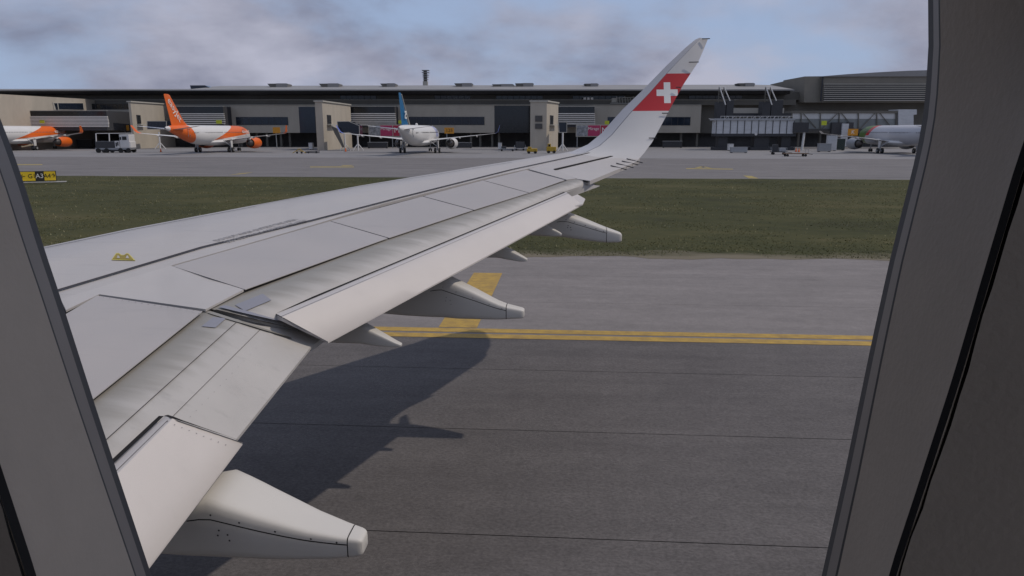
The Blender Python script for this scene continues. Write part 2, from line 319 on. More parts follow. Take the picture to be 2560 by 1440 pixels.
# grass blades
def tufts(name,m,n,hmin,hmax,ymax,clump):
    ys=G0+(rng.random(n)**1.6)*(ymax-G0); xs=(rng.random(n)-.5)*2; xs=xs*(ys*0.85+3)-ys*.07
    keep=np.array([noise.noise((x*clump,y*clump*1.3,4.2))+.25*noise.noise((x*clump*5,y*clump*5,1)) for x,y in zip(xs,ys)])
    k=(keep>-.12)&(ys>G0+.25); xs=xs[k];ys=ys[k]; n=len(xs)
    h=hmin+rng.random(n)*(hmax-hmin); w=.012+.02*rng.random(n)+ (ys-G0)*.0006; a=rng.random(n)*math.pi; ln=(rng.random((n,2))-.5)*h[:,None]*1.3
    V=np.zeros((n,3,3)); V[:,0,0]=xs-np.cos(a)*w;V[:,0,1]=ys-np.sin(a)*w; V[:,1,0]=xs+np.cos(a)*w;V[:,1,1]=ys+np.sin(a)*w
    V[:,2,0]=xs+ln[:,0];V[:,2,1]=ys+ln[:,1];V[:,:2,2]=.01;V[:,2,2]=.013+h
    me=bpy.data.meshes.new(name); me.vertices.add(3*n); me.vertices.foreach_set('co',V.reshape(-1)); me.loops.add(3*n); me.loops.foreach_set('vertex_index',np.arange(3*n,dtype=np.int32))
    me.polygons.add(n); me.polygons.foreach_set('loop_start',np.arange(0,3*n,3,dtype=np.int32)); me.update(); me.validate(); me.materials.append(m)
    o=bpy.data.objects.new(name,me); COL.objects.link(o); o['kind']='stuff'; return o
o=tufts('grass',M.blade,80000,.012,.04,71.5,.22); o['label']='short dark green grass covering the strip between the taxiways'; o['category']='grass'
o=tufts('dry_grass',M.straw,9000,.03,.10,71.5,.4); o['label']='scattered pale dry stalks among the green grass'; o['category']='grass'
# far yellow markings on the far taxiway
def mark(pts):
    b=MB(); q=[on_ground(px,py) for px,py in pts]; b.add([(p.x,p.y,.014) for p in q],[tuple(range(len(q)))]); return struct(b.build('yellow_marking',M.yellow_far))
mark([(775,418.6),(885,418.6),(885,416.6),(775,416.6)]); mark([(850,415.2),(878,414.6),(885,413),(858,413.4)])
mark([(572,438),(612,434.6),(634,430.6),(600,433.6)]); mark([(40,412.8),(106,412.8),(106,410.8),(40,410.8)])
mark([(1715,422.6),(1832,424.0),(1832,422.2),(1715,420.8)]); mark([(1736,419.6),(1752,416.4),(1762,417.0),(1748,420.2)]); mark([(1752,416.4),(1772,421),(1782,421.2),(1762,417)])
mark([(1858,439),(1872,446),(1897,446.6),(1880,440.4)])
# ================================================================ terminal
def pxbox(b,x0,y0,x1,y1,D,depth):
    ym=(y0+y1)/2; b.box(fu(x0,ym,D),fu(x1,ym,D),D,D+depth,fz(y1,D),fz(y0,D)); return b
def pxpoly(b,pts,D,depth):
    b.prism([far(x,y,D) for x,y in pts],(0,depth,0)); return b
T=thing('terminal_building','long low brown grey airport terminal with metal roof and dark ribbon windows','building',(fu(1000,365,214),214,0),0,frame='far')
D0=205
def tp(name,m,fn,*a,parent=None,**k):
    b=MB(); fn(b,*a); return b.build(name,m,root=T,frame='far',parent=parent,**k)
tp('wall',M.lightwall,pxbox,-420,262,1752,332,D0,8,label='taupe lower wall above the dark undercroft')
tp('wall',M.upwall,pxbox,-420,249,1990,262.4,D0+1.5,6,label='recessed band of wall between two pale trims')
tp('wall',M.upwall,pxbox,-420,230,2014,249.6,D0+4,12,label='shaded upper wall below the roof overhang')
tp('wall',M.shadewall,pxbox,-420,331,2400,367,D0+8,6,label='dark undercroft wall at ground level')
tp('wall',M.upwall,pxbox,1752,256,2400,333,D0+5,8,label='recessed wall behind the glazed bridge')
tp('trim',M.trim,pxbox,-420,249,1960,250.2,D0+1.2,.3); tp('trim',M.trim,pxbox,430,261.6,1752,262.7,D0-.25,.3)
# roof: eave, slope, ridge
b=MB(); 
def fp(px,py,D): return far(px,py,D)
ea=D0-3
b.prism([fp(-420,224.6,ea),fp(540,224.2,ea),fp(1986,223.2,ea),fp(1986,226.4,ea),fp(-420,227.4,ea)],(0,10,0))
b.build('fascia',M.roof,root=T,frame='far')
b=MB(); b.prism([fp(-420,227.6,ea+.4),fp(1975,226.6,ea+.4),fp(1975,235,ea+3.5),fp(-420,236.5,ea+3.5)],(0,4,0)); b.build('soffit',M.fascia,root=T,frame='far')
b=MB()
e0=[fp(-420,224.5,ea),fp(470,224.2,ea),fp(560,224,ea),fp(1925,223.2,ea),fp(1984,223.2,ea)]
r0=[fp(-420,222.2,ea+14),fp(470,222.4,ea+16),fp(552,214.6,ea+20),fp(1880,211.5,ea+20),fp(1925,212.5,ea+20)]
b.add(e0+r0,[(i,i+1,6+i,5+i) for i in range(4)]); bk=[p+Vector((0,30,-4)) for p in r0]; b.add(r0+bk,[(i,i+1,6+i,5+i) for i in range(4)])
b.build('roof',M.roof,root=T,frame='far')
M.vent=mat('dark_grey_ventilator',(.12,.115,.105),.8)
# rooftop boxes
for i,(x0,x1,y0) in enumerate([(a_,b_,c_-1.2) for a_,b_,c_ in [(668,720,209.5),(797,849,209.5),(950,990,209.2),(1135,1182,208.6),(1230,1285,211),(1288,1335,208.6),(1462,1497,209.5),(1846,1888,208.4)]]):
    b=MB(); xs=x0+(x1-x0)*.42
    b.prism([fp(x0,y0+.8,ea+12),fp(xs,y0+.6,ea+12),fp(xs,218,ea+12),fp(x0+7,217,ea+12)],(0,4,0)); 
    o=b.build('roof_ventilator',M.vent,root=T,frame='far')
    b=MB(); b.prism([fp(xs,y0,ea+11.8),fp(x1-4,y0,ea+11.8),fp(x1,y0+2,ea+11.8),fp(x1-3,218,ea+11.8),fp(xs,218.4,ea+11.8)],(0,4,0)); b.build('ventilator_cowl',M.roof,parent=o,frame='far')
b=MB(); b.prism([fp(475,213.4,ea+10),fp(512,213.2,ea+10),fp(524,219,ea+10),fp(520,222,ea+10),fp(477,222,ea+10)],(0,3,0)); b.build('rooflight',M.glassblue,root=T,frame='far')
# windows with panes
def window(x0,y0,x1,y1,D,n,m=None,fr=True):
    b=MB(); pxbox(b,x0,y0,x1,y1,D,.12); w=b.build('window',M.fascia,root=T,frame='far')
    g=.6
    for i in range(n):
        a=x0+(x1-x0)*i/n+g; c=x0+(x1-x0)*(i+1)/n-g
        q=MB(); pxbox(q,a,y0+.7,c,y1-.7,D-.03,.06); q.build('pane',m or M.glass,parent=w,frame='far')
    return w
for a in [(850,238.5,941,248.6,6),(1086,238.5,1176,248.6,6),(1240,239,1357,248.6,8),(1432,239,1562,248.6,8),(1722,238.5,1856,247.6,8)]: window(a[0],a[1],a[2],a[3],D0+3.85,a[4])
for a in [(590,292.5,720,312.5,8),(1022,292,1211,312.5,10),(1519,292.5,1560,313,3),(1600,292.5,1726,313.5,8),(278,297,327,312.5,4),(210,259,322,273.6,8)]: window(a[0],a[1],a[2],a[3],D0-.1,a[4],M.glassblue if a[1]>290 else M.glass)
# left end block
_p1=far(207,247,201); _p0=far(0,235,175); _p0.z=_p1.z; _p2=_p0+(_p0-_p1)*.8
b=MB(); b.prism([(_p2.x,_p2.y,0),(_p1.x,_p1.y,0),(_p1.x,_p1.y+6,0),(_p2.x-30,_p1.y+6,0)],(0,0,_p1.z)); b.build('wall',M.beige,root=T,frame='far',label='beige end wall running towards us at far left')
def onend(px,py,off):
    fr=px/207; Dd=1/((1/175)*(1-fr)+(1/201)*fr); return Vector((_p0.x+(_p1.x-_p0.x)*(Dd-175)/26+off,Dd,far(px,py,Dd).z))
tp('wall',M.lightwall,pxbox,-420,311,330,334,D0-1.5,4,label='taupe strip below the beige end wall')
b=MB(); b.prism([onend(x,y,.15) for x,y in [(129,256),(206,257.5),(206,273.5),(130,275)]],(-.3,0,0)); wf=b.build('window',M.trim,root=T,frame='far')
for p in ([(131.5,258),(139,258),(139.5,274),(134.5,274)],[(142,258),(204,258),(204,273),(142,273)]):
    q=MB(); q.prism([onend(x,y,.22) for x,y in p],(-.1,0,0)); q.build('pane',M.glassblue,parent=wf,frame='far')
# louvred bays
def bay(x0,x1,y0,yg,ys,n,yb,rx,d=6.0):
    D=D0-d; b=MB(); pxbox(b,x0,y0,x1,yb,D,d+1); w=b.build('louvre_bay',M.fascia,root=T,frame='far')
    q=MB(); pxbox(q,x0+.5,y0+1,x1-.5,yg,D-.05,.1); q.build('glazing',M.glass,parent=w,frame='far')
    q=MB(); pxbox(q,x0-1,y0-.9,x1+1,y0+.3,D-.1,.4); q.build('trim',M.trim,parent=w,frame='far')
    for i in range(n):
        y=yg+1.2+(ys-yg)*i/(n-1); k=MB(); pxbox(k,x0,y-1.25,x1+rx*min(1,.4+i/(n-1)),y+1.05,D-.35,.35); k.build('slat',M.slat,parent=w,frame='far')
bay(75,266,277,290.5,315,8,326,5,22); bay(432,558,266,283.5,308,6,322,4); bay(876,987,266,283.2,311,7,318,3); bay(1396,1486,266.5,283.2,308.5,6,318,2)
# columns of the undercroft
for x in (600,640,665,700,722,1175,1198,1228,1245,1590,1700,1740):
    tp('column',M.upwall,pxbox,x,331,x+5,368,D0+1.5,.6)
# small lime signs on the wall
def board(name,label,cat,m,x0,y0,x1,y1,D,txt=None,tm=None,ts=.6,post=None,th=.15,group=None):
    r=thing(name,label,cat,(fu((x0+x1)/2,y1,D),D,0 if post else fz(y1,D)),0,frame='far',group=group)
    b=MB(); pxbox(b,x0,y0,x1,y1,D,th); b.build('sign_face',m,root=r,frame='far')
    if post:
        for p in post:
            b=MB(); b.bar((fu(p,y1,D+.1),D+.1,0),(fu(p,y1,D+.1),D+.1,fz(y1,D)),.11); b.build('post',M.steel,root=r,frame='far')
    if txt:
        c=far((x0+x1)/2,(y0+y1)/2,D-.02); text('lettering',txt,ts,tm or M.text_black,r,basis(c,(1,0,0),(0,0,1)),frame='far')
    return r
board('gate_sign','lime yellow gate sign on the louvres above the leftmost airliner','sign',M.lime,99,301,110,308,D0-23.2)
board('gate_sign','lime yellow gate sign on the louvres beside the orange tail fin','sign',M.lime,540,300,554,309.5,D0-7.2)
board('gate_sign','lime yellow gate sign beside the blue tail fin','sign',M.lime,996,301,1007,309,D0-7.2)
board('gate_sign','lime yellow gate sign left of the winglet','sign',M.lime,1512,302,1523,311,D0-7.2)
board('gate_sign','dull lime gate sign inside the glazed bridge on the right','sign',M.lime,2054,302,2067,313,D0-17)
board('stand_sign','orange stand number sign 125 on a post right of the blue tailed airliner','sign',M.orangesign,1111,319,1135,334,184,'125',M.text_black,1.15,post=[1117])
board('stand_sign','orange stand sign on a post behind the right wingtip of the orange tailed airliner','sign',M.orangesign,682,318,700,333,190,post=[690])
board('stand_sign','orange stand sign beside the white truck and its wingtip','sign',M.orangesign,302,313,322,326,192,post=[312])
board('stand_sign','orange and white sign marked K behind the silver airliner on the right','sign',M.orangesign,2120,322,2145,339,186,'K',M.text_white,1.3,post=[2130])
# poster walls
def posters(x0,label,m_w=True):
    D=D0-10; r=thing('poster_wall',label,'billboard',(fu(x0+50,345,D),D,0),0,frame='far')
    b=MB(); pxbox(b,x0,311.5,x0+82,342,D,.5); b.build('frame',M.trim,root=r,frame='far')
    b=MB(); pxbox(b,x0+2,313.5,x0+29,340,D-.06,.1); b.build('poster_photo',M.photo,root=r,frame='far')
    b=MB(); pxbox(b,x0+30,313.5,x0+60,340,D-.06,.1); b.build('poster',M.pink,root=r,frame='far',label='magenta poster with white lettering')
    b=MB(); pxbox(b,x0+62,313.5,x0+80,340,D-.06,.1); b.build('poster',M.redposter,root=r,frame='far',label='crimson poster with a white M')
    text('lettering','Mirage',1.05,M.text_white,r,basis(far(x0+44,322,D-.1),(1,0,0),(0,0,1)),frame='far')
    text('lettering','M',1.9,M.text_white,r,basis(far(x0+71,326,D-.1),(1,0,0),(0,0,1)),frame='far')
    for x in (x0+3,x0+60,x0+80):
        b=MB(); b.bar((fu(x,342,D+.3),D+.3,0),(fu(x,342,D+.3),D+.3,fz(342,D)),.12); b.build('post',M.steel,root=r,frame='far')
posters(921,'pink and crimson posters in a white frame left of the blue tail fin'); posters(1440,'pink and crimson posters in a white frame just left of the winglet')
# ================================================================ fixed bridge towers
def tower(name,label,x0,x1,ytop0,ytop1,xl,D,base,slit,box,legs,conn,face_ang=0,darkm=None):
    r=thing('boarding_bridge_tower',label,'bridge tower',(fu((x0+x1)/2,base,D),D,0),0,frame='far')
    # front face (xl..x0) turned to us, long side wall (x0..x1) running back towards the terminal
    D1=min(D*(325-ytop0)/(325-ytop1),D0+2)
    A=far(xl,ytop0+(.5 if x0-xl<30 else 0),D); B_=far(x0,ytop0,D); C_=far(x1,ytop1,D1); zt=B_.z
    f_=[(A.x,A.y),(B_.x,B_.y),(C_.x,C_.y),(A.x+(C_.x-B_.x),C_.y)]
    b=MB(); b.prism([(p[0],p[1],0) for p in f_],(0,0,zt)); b.build('wall',M.beige,root=r,frame='far')
    g_=.25; b=MB(); b.prism([(f_[0][0]-g_,f_[0][1]-g_,zt+.003),(f_[1][0]+g_,f_[1][1]-g_,zt+.003),(f_[2][0]+g_,f_[2][1],zt+.003),(f_[3][0]-g_,f_[3][1],zt+.003)],(0,0,.3)); b.build('coping',M.trim,root=r,frame='far')
    def onside(px,py,off):
        fr=(px-x0)/(x1-x0); Dd=1/((1/D)*(1-fr)+(1/D1)*fr); p=far(px,py,Dd); return Vector((B_.x+(C_.x-B_.x)*(Dd-D)/(D1-D)+off,Dd,p.z))
    def sidequad(bb,q,off,th): bb.prism([onside(x,y,off) for x,y in q],(-th,0,0))
    if slit:
        b=MB(); sidequad(b,[(slit[0],slit[1]),(slit[2],slit[1]+1),(slit[2],slit[3]-.5),(slit[0],slit[3])],.12,.3); o=b.build('window',M.fascia,root=r,frame='far')
        b=MB(); sidequad(b,[(slit[0]+1.5,slit[1]+1.5),(slit[2]-1.5,slit[1]+2),(slit[2]-1.5,slit[3]-1.5),(slit[0]+1.5,slit[3]-1.5)],.18,.1); b.build('pane',M.glass,parent=o,frame='far')
        b=MB(); sidequad(b,[(slit[0]-1,slit[3]+.3),(slit[2]+4,slit[3]),(slit[2]+4,slit[3]+2.6),(slit[0]-1,slit[3]+3)],1.0,1.0); b.build('canopy',M.trim,root=r,frame='far')
    if box:
        b=MB(); pxpoly(b,box,D-1.2,3.5); b.build('walkway',M.glassblue,root=r,frame='far')
        b=MB(); 
        for p,q in zip(box,box[1:]+box[:1]):
            b.bar(far(p[0],p[1],D-1.25),far(q[0],q[1],D-1.25),.09,4)
        b.build('walkway_frame',M.trim,root=r,frame='far')
    for (lx,ly) in legs:
        b=MB(); z=fz(ly,D-1.4); u=fu(lx,ly,D-1.4); b.bar((u,D-1.4,0),(u,D-1.4,z),.2); b.bar((u,D-1.4,1.6),(u-1.1,D-1.9,0),.12); b.bar((u,D-1.4,1.6),(u+1.1,D-.9,0),.12); b.build('support_leg',M.white,root=r,frame='far')
    if conn:
        b=MB(); pxbox(b,conn[0],conn[1],conn[2],conn[3],D+9,4); b.build('link_corridor',M.glassblue if conn[3]-conn[1]<66 else M.glass,root=r,frame='far')
    return r
tower('t','beige bridge tower behind the orange tail fin',326,430,255.5,263,320,186,378,(337,287,347,310),[(368,303),(416,303),(416,323),(368,323)],[(397,330)],None)
tower('t','beige bridge tower with dark blue walkway left of the blue tailed airliner',805,876,254.5,263.5,787,172,378,(815,287,825,310),[(843,304),(872,303.6),(898,314),(899,341),(872,331),(846,333)],[(861,333),(894,338)],(748,267,788,332))
tower('t','narrow beige bridge tower with wide shaded flank left of the winglet',1367,1396,254.5,259,1326,170,381,(1375,288,1383,311),[(1396,305),(1417,305),(1417,331),(1398,331)],[(1407,332)],(1236,264,1327,332))
# stair under the blue walkway
S=thing('bridge_stair','steep grey external stair leaning on the beige tower beside the blue winglet','stair',(fu(850,375,169),169,0),0,frame='far')
b=MB(); pxpoly(b,[(828,315),(843,322),(861,368),(856,369),(836,333)],169,1.0); b.build('stair_flight',M.upwall,root=S,frame='far')
b=MB(); b.bar(far(829,314,168.9),far(844,321,168.9),.1); b.bar(far(844,321,168.9),far(862,368,168.9),.08); b.build('handrail',M.trim,root=S,frame='far')
M.hall=mat('olive_brown_hall_cladding',(0.215,0.198,0.165),0.85,var=.09,scale=.3)
# ================================================================ right hand building
B2=thing('hangar_building','taller brown grey building on the right with curved roof and pale louvres','building',(fu(2200,300,214),214,0),0,frame='far')
def rp(name,m,fn,*a,parent=None,**k):
    b=MB(); fn(b,*a); return b.build(name,m,root=B2 if parent is None else None,frame='far',parent=parent,**k)
rp('wall',M.hall,pxpoly,[(2012,191),(2056,190.5),(2056,256),(2010,256)],D0+1,16,label='plain front bay left of the louvres')
b=MB(); b.add([far(2012,191,D0+1),far(2010,256,D0+1),far(1926,256,D0+24),far(1926,211,D0+24)],[(0,1,2,3)]); b.build('wall',M.hall,root=B2,frame='far',label='receding flank wall in shade')
rp('wall',M.hall,pxpoly,[(2056,190.5),(2420,190),(2420,256),(2056,256)],D0,16,label='main front with louvres')
b=MB(); top=[(2056,190.5),(2120,185.2),(2200,180.3),(2270,176.8),(2340,174.8),(2420,174)]
b.prism([far(x,y,D0-.5) for x,y in top]+[far(2420,190.6,D0-.5),far(2056,191.6,D0-.5)],(0,26,0)); b.build('roof',M.roof,root=B2,frame='far')
rp('trim',M.fascia,pxbox,2053.5,190.5,2056.5,252,D0-.3,.3)
rp('louvre_backing',M.fascia,pxbox,2060,209.5,2330,252,D0-.15,.15)
for i in range(9):
    y=210.4+i*5.1; rp('slat',M.trim,pxbox,2060,y-1.2,2330,y+.8,D0-.6,.4)
# glazed truss bridge
G=thing('glazed_truss_bridge','glazed passenger bridge with dark steel trusses on the right','bridge',(fu(2110,320,D0-14),D0-14,0),0,frame='far')
DG=D0-14
def gp(name,m,fn,*a,**k):
    b=MB(); fn(b,*a); return b.build(name,m,root=G,frame='far',**k)
gp('roof',M.upwall,pxbox,1978,277,2246,283,DG-.3,4.6); gp('glazing',M.paleglass,pxbox,1980,283,2240,297,DG,.15,label='pale upper band of glass'); gp('glazing',mat('grey_green_glass',(0.21,0.225,0.222),.35,var=.15,scale=.25),pxbox,1980,297,2240,322,DG,.15,label='darker lower band of glass')
gp('floor',M.shadewall,pxbox,1980,322,2246,327,DG-.3,4.6)
gp('end_block',M.whitebox,pxpoly,[(2246,273.5),(2292,273.5),(2292,286),(2284,287),(2284,322),(2246,322)],DG-.5,5)
for x in (1980,2003,2051,2098,2146,2192,2240):
    b=MB(); b.bar(far(x,282,DG-.25),far(x,323,DG-.25),.15,4); b.build('truss_post',M.upwall,root=G,frame='far')
for p,q in [((2008,283),(2040,320)),((2094,283),(2055,322)),((2104,283),(2136,322)),((2188,283),(2150,322)),((2200,283),(2228,318))]:
    b=MB(); b.bar(far(*p,DG-.3),far(*q,DG-.3),.12,4); b.build('truss_diagonal',M.upwall,root=G,frame='far')
for x in (1995,2049,2155,2230):
    b=MB(); pxbox(b,x,326,x+4,366,DG+1,.6); b.build('column',M.upwall,root=G,frame='far')
b=MB(); pxbox(b,2104,309,2120,366,DG-2,1); b.build('service_shaft',M.whitebox,root=G,frame='far')
b=MB(); pxbox(b,2078,306,2104,366,DG-1.5,1); pxbox(b,2120,306,2116+18,322,DG-1.5,1); b.build('shaft_surround',M.fascia,root=G,frame='far')
# white clad movable bridge
K=thing('boarding_bridge','white ribbed boarding bridge with rooftop railing on dark supports','boarding bridge',(fu(1886,375,172),172,0),0,frame='far')
DK=172
b=MB(); pxbox(b,1790,300,1984,334,DK,3.4); kb=b.build('tunnel',M.whitebox,root=K,frame='far')
for i in range(12):
    x=1790+194*i/11+1; b=MB(); pxbox(b,x-.7,301,x+.7,334,DK-.12,.12); b.build('rib',M.darkmetal,root=K,frame='far')
b=MB(); pxbox(b,1786,296,1988,301,DK-.3,4); b.build('tunnel_roof',M.steel,root=K,frame='far')
b=MB(); pxbox(b,1788,334,1990,341,DK,3.4); b.build('under_frame',M.darkmetal,root=K,frame='far')
b=MB(); b.bar(far(1802,290.5,DK),far(1984,290.5,DK),.06,4)
for i in range(20): x=1802+182*i/19; b.bar(far(x,290.5,DK),far(x,297,DK),.05,4)
for i in range(10): x=1812+172*i/10; b.bar(far(x,297,DK),far(x+7,291,DK),.05,4)
b.build('railing',M.white,root=K,frame='far')
b=MB(); b.bar(far(1772,296.5,DK),far(1792,301,DK),.09,4); b.bar(far(1792,301,DK),far(1786,310,DK),.06,4); b.build('arm',M.white,root=K,frame='far')
b=MB(); pxbox(b,1984,306,2022,331,DK-.5,4); b.build('cab',M.darkmetal,root=K,frame='far')
b=MB(); u=fu(2008,335,DK); b.bar((u,DK,0),(u+.2,DK,fz(331,DK)),.28,10); b.build('support_leg',M.white,root=K,frame='far')
for x0,x1,yb in ((1790,1826,378),(1880,1930,376),(1948,1984,380)):
    b=MB(); z1=fz(341,DK+1); u0=fu(x0,341,DK+1);u1=fu(x1,341,DK+1)
    b.box(u0+.6,u1-.6,DK+1,DK+3.4,.5,z1)
    b.box(u0-.3,u1+.3,DK+.4,DK+4,0.0,.7); b.build('support_tower',M.darkmetal,root=K,frame='far')
b=MB(); c=far(1890,335,DK-.1); b.add(*(lambda rg:( [c]+rg,[(0,i+1,(i+1)%12+1) for i in range(12)]))([c+Vector((math.cos(i*math.pi/6)*.33,0,math.sin(i*math.pi/6)*.33)) for i in range(12)])); b.build('lamp_disc',M.white,root=K,frame='far')
for x0,x1,xa in ((1796,1834,1799),(1908,1957,1915)):
    H=thing('bridge_hoist',('dark hoist block with pale inclined struts above the ' + ('left' if x0<1850 else 'right')+' end of the ribbed bridge'),'hoist',(fu((x0+x1)/2,295,DK+6),DK+6,fz(295,DK+6)),0,frame='far')
    b=MB(); pxbox(b,x0-2,254,x0+18,296,DK+6,3); pxbox(b,x0+20,250,x1,296,DK+6.2,3); b.build('block',M.darkmetal,root=H,frame='far')
    b=MB(); b.bar(far(xa,217,DK+5.5),far(xa+15,262,DK+4.5),.13,5); b.bar(far(xa+11,217,DK+5.5),far(xa+26,252,DK+5.5),.13,5); b.bar(far(xa,217,DK+5.5),far(xa+11,217,DK+5.5),.09,5); b.build('strut',M.white,root=H,frame='far')
    b=MB(); b.bar(far(xa-1,217,DK+5.8),far(xa-3,256,DK+6),.11,5); b.bar(far(xa+11,217,DK+5.8),far(xa+9,252,DK+6),.11,5)
    for i in range(5): b.bar(far(xa-1-.4*i,222+i*7,DK+5.8),far(xa+11-.4*i,226+i*7,DK+5.8),.06,4)
    b.build('lattice',M.upwall,root=H,frame='far')
b=MB(); pxbox(b,1800,283,1978,291,DK+9,3); b.build('link_corridor',M.fascia,root=K,frame='far'); b=MB(); pxbox(b,1834,270,1960,283,DK+12,3); b.build('link_wall',M.trim,root=K,frame='far')
for i in range(3):
    b=MB(); pxbox(b,1459+i*9,243.5,1465+i*9,249,D0+1,1.2); b.build('rooftop_unit',M.slat,root=T,frame='far')
b=MB()
for i in range(7):
    x=1541+i*7; b.bar(far(x,241+(i%3)*2,D0+1),far(x+2,258,D0+1),.10,4)
b.bar(far(1525,258,D0+1),far(1592,259,D0+1),.14,4); b.bar(far(1530,246,D0+1),far(1590,243,D0+1),.1,4); pxbox(b,1529,246,1541,256,D0+1,1.2); b.build('rooftop_pipework',M.trim,root=T,frame='far')
for y0,y1 in ((289,304),(309,322)):
    b=MB(); pxbox(b,1338,y0,1356,y1,169.8,.3); b.build('wall_grille',M.shadewall,root=T,frame='far')
Z=thing('boarding_bridge','grey boarding bridge cab with slanted windows behind the leftmost airliner','boarding bridge',(fu(40,316,188),188,0),0,frame='far')
b=MB(); pxpoly(b,[(2,314),(10,299),(50,298),(66,316)],188,3); b.build('cab',M.steel,root=Z,frame='far')
for q_ in ([(13,302),(30,301.5),(30,311),(13,311)],[(33,301.5),(48,301),(56,311),(33,311)]):
    b=MB(); pxpoly(b,q_,187.9,.1); b.build('window',M.glass,root=Z,frame='far')
b=MB(); pxbox(b,66,309,150,322,190,3); b.build('tunnel',M.fascia,root=Z,frame='far')
b=MB(); pxbox(b,131,303,140,317,189,1.5); pxbox(b,143,303,151,317,189,1.5); b.build('end_window',M.glass,root=Z,frame='far')
for x in (30,108):
    b=MB(); b.bar((fu(x,320,189.5),189.5,0),(fu(x,320,189.5),189.5,fz(320,189.5)),.3,8); b.build('support_leg',M.steel,root=Z,frame='far')
# distant mast behind the roof
Q=thing('radio_mast','slim lattice mast with stacked platforms rising behind the terminal roof','mast',(fu(1063,330,300),300,0),0,frame='far')
b=MB(); u=fu(1063,200,300); z=fz(174,300); b.box(u-.65,u+.65,300,301.3,0,z-.5); b.build('mast_core',M.upwall,root=Q,frame='far')
for y,h in ((175.5,9),(181,9),(187,7.5),(192,7),(198,6)):
    b=MB(); pxbox(b,1063-h,y-.8,1063+h,y+.6,299.2,3.4); b.build('platform',M.steel,root=Q,frame='far')
b=MB(); pxbox(b,1057,203,1069,216,299.6,2.0); b.build('base_cladding',M.trim,root=Q,frame='far')
# ================================================================ parked airliners
def livery(name,kind):
    m,nt,N,L,b=nodes(name); b.inputs['Roughness'].default_value=.4
    tc=N.new('ShaderNodeTexCoord'); sp=N.new('ShaderNodeSeparateXYZ'); L.new(tc.outputs['Object'],sp.inputs[0])
    def mth(op,a,c,cc=None):
        n=N.new('ShaderNodeMath'); n.operation=op
        for i,v in enumerate((a,c,cc)):
            if v is None: continue
            if hasattr(v,'is_linked'): L.new(v,n.inputs[i])
            else: n.inputs[i].default_value=v
        return n.outputs[0]
    x,z=sp.outputs[0],sp.outputs[2]
    def mix(f,a,c):
        n=N.new('ShaderNodeMix'); n.data_type='RGBA'; L.new(f,n.inputs[0])
        for k,v in (('A',a),('B',c)):
            if hasattr(v,'is_linked'): L.new(v,n.inputs[k])
            else: n.inputs[k].default_value=(*v,1)
        return n.outputs['Result']
    base=N.new('ShaderNodeTexNoise'); base.inputs['Scale'].default_value=.6; r=N.new('ShaderNodeValToRGB'); e=r.color_ramp.elements
    L.new(tc.outputs['Object'],base.inputs['Vector'])
    w=(.66,.65,.63); 
    if kind=='silver': w=(.48,.48,.50)
    e[0].color=(*[c*.93 for c in w],1); e[1].color=(*w,1); L.new(base.outputs[0],r.inputs[0]); col=r.outputs[0]
    OR=(.72,.13,.012); RD=(.62,.07,.03)
    if kind=='orange':
        rear=mth('LESS_THAN',mth('MULTIPLY_ADD',z,.75,x),12.6-20+.0); rear=mth('LESS_THAN',mth('MULTIPLY_ADD',z,.55,x),-9.0)
        tip=mth('GREATER_THAN',x,-18.6); rear=mth('MULTIPLY',rear,tip)
        col=mix(rear,col,OR)
        f1=mth('GREATER_THAN',mth('MULTIPLY_ADD',z,-1.6,x),-0.2+0.0)           # forward of a slanted line
        f1=mth('GREATER_THAN',mth('MULTIPLY_ADD',z,-3.6,x),-13.2)
        f2=mth('GREATER_THAN',mth('MULTIPLY_ADD',x,-.075,z),2.95); f=mth('MULTIPLY',f1,f2)
        fr=mth('LESS_THAN',x,16.2); f=mth('MULTIPLY',f,fr)
        col=mix(f,col,OR)
    if kind=='silver':
        g=mth('GREATER_THAN',mth('MULTIPLY_ADD',z,.9,x),14.9); col=mix(g,col,(.09,.16,.03))
        g1=mth('GREATER_THAN',mth('MULTIPLY_ADD',z,.9,x),13.4); g2=mth('LESS_THAN',mth('MULTIPLY_ADD',z,.9,x),14.9); g3=mth('GREATER_THAN',z,3.7)
        col=mix(mth('MULTIPLY',mth('MULTIPLY',g1,g2),g3),col,(.55,.03,.03))
    if kind=='blue':
        g1=mth('GREATER_THAN',x,9.5); g2=mth('LESS_THAN',x,13.0); g3=mth('GREATER_THAN',z,3.4); col=mix(mth('MULTIPLY',mth('MULTIPLY',g1,g2),g3),col,(.36,.38,.56))
    L.new(col,b.inputs['Base Color']); return m
M.lv={k:livery(k+'_livery_paint',k) for k in ('orange','silver','blue')}
def foil(b,le,te,th,n=8):
    le=Vector(le);te=Vector(te); out=[]
    up=Vector(th)
    for i in range(n+1):
        t=i/n; h=(1.48*math.sqrt(t)-.63*t-1.76*t*t+1.42*t**3-.51*t**4)*1.0
        out.append(le+(te-le)*t+up*h)
    for i in range(n-1,0,-1):
        t=i/n; h=(1.48*math.sqrt(t)-.63*t-1.76*t*t+1.42*t**3-.51*t**4)*.7
        out.append(le+(te-le)*t-up*h)
    return out
M.cabwin=mat('grey_cabin_window',(.16,.16,.17),.3)
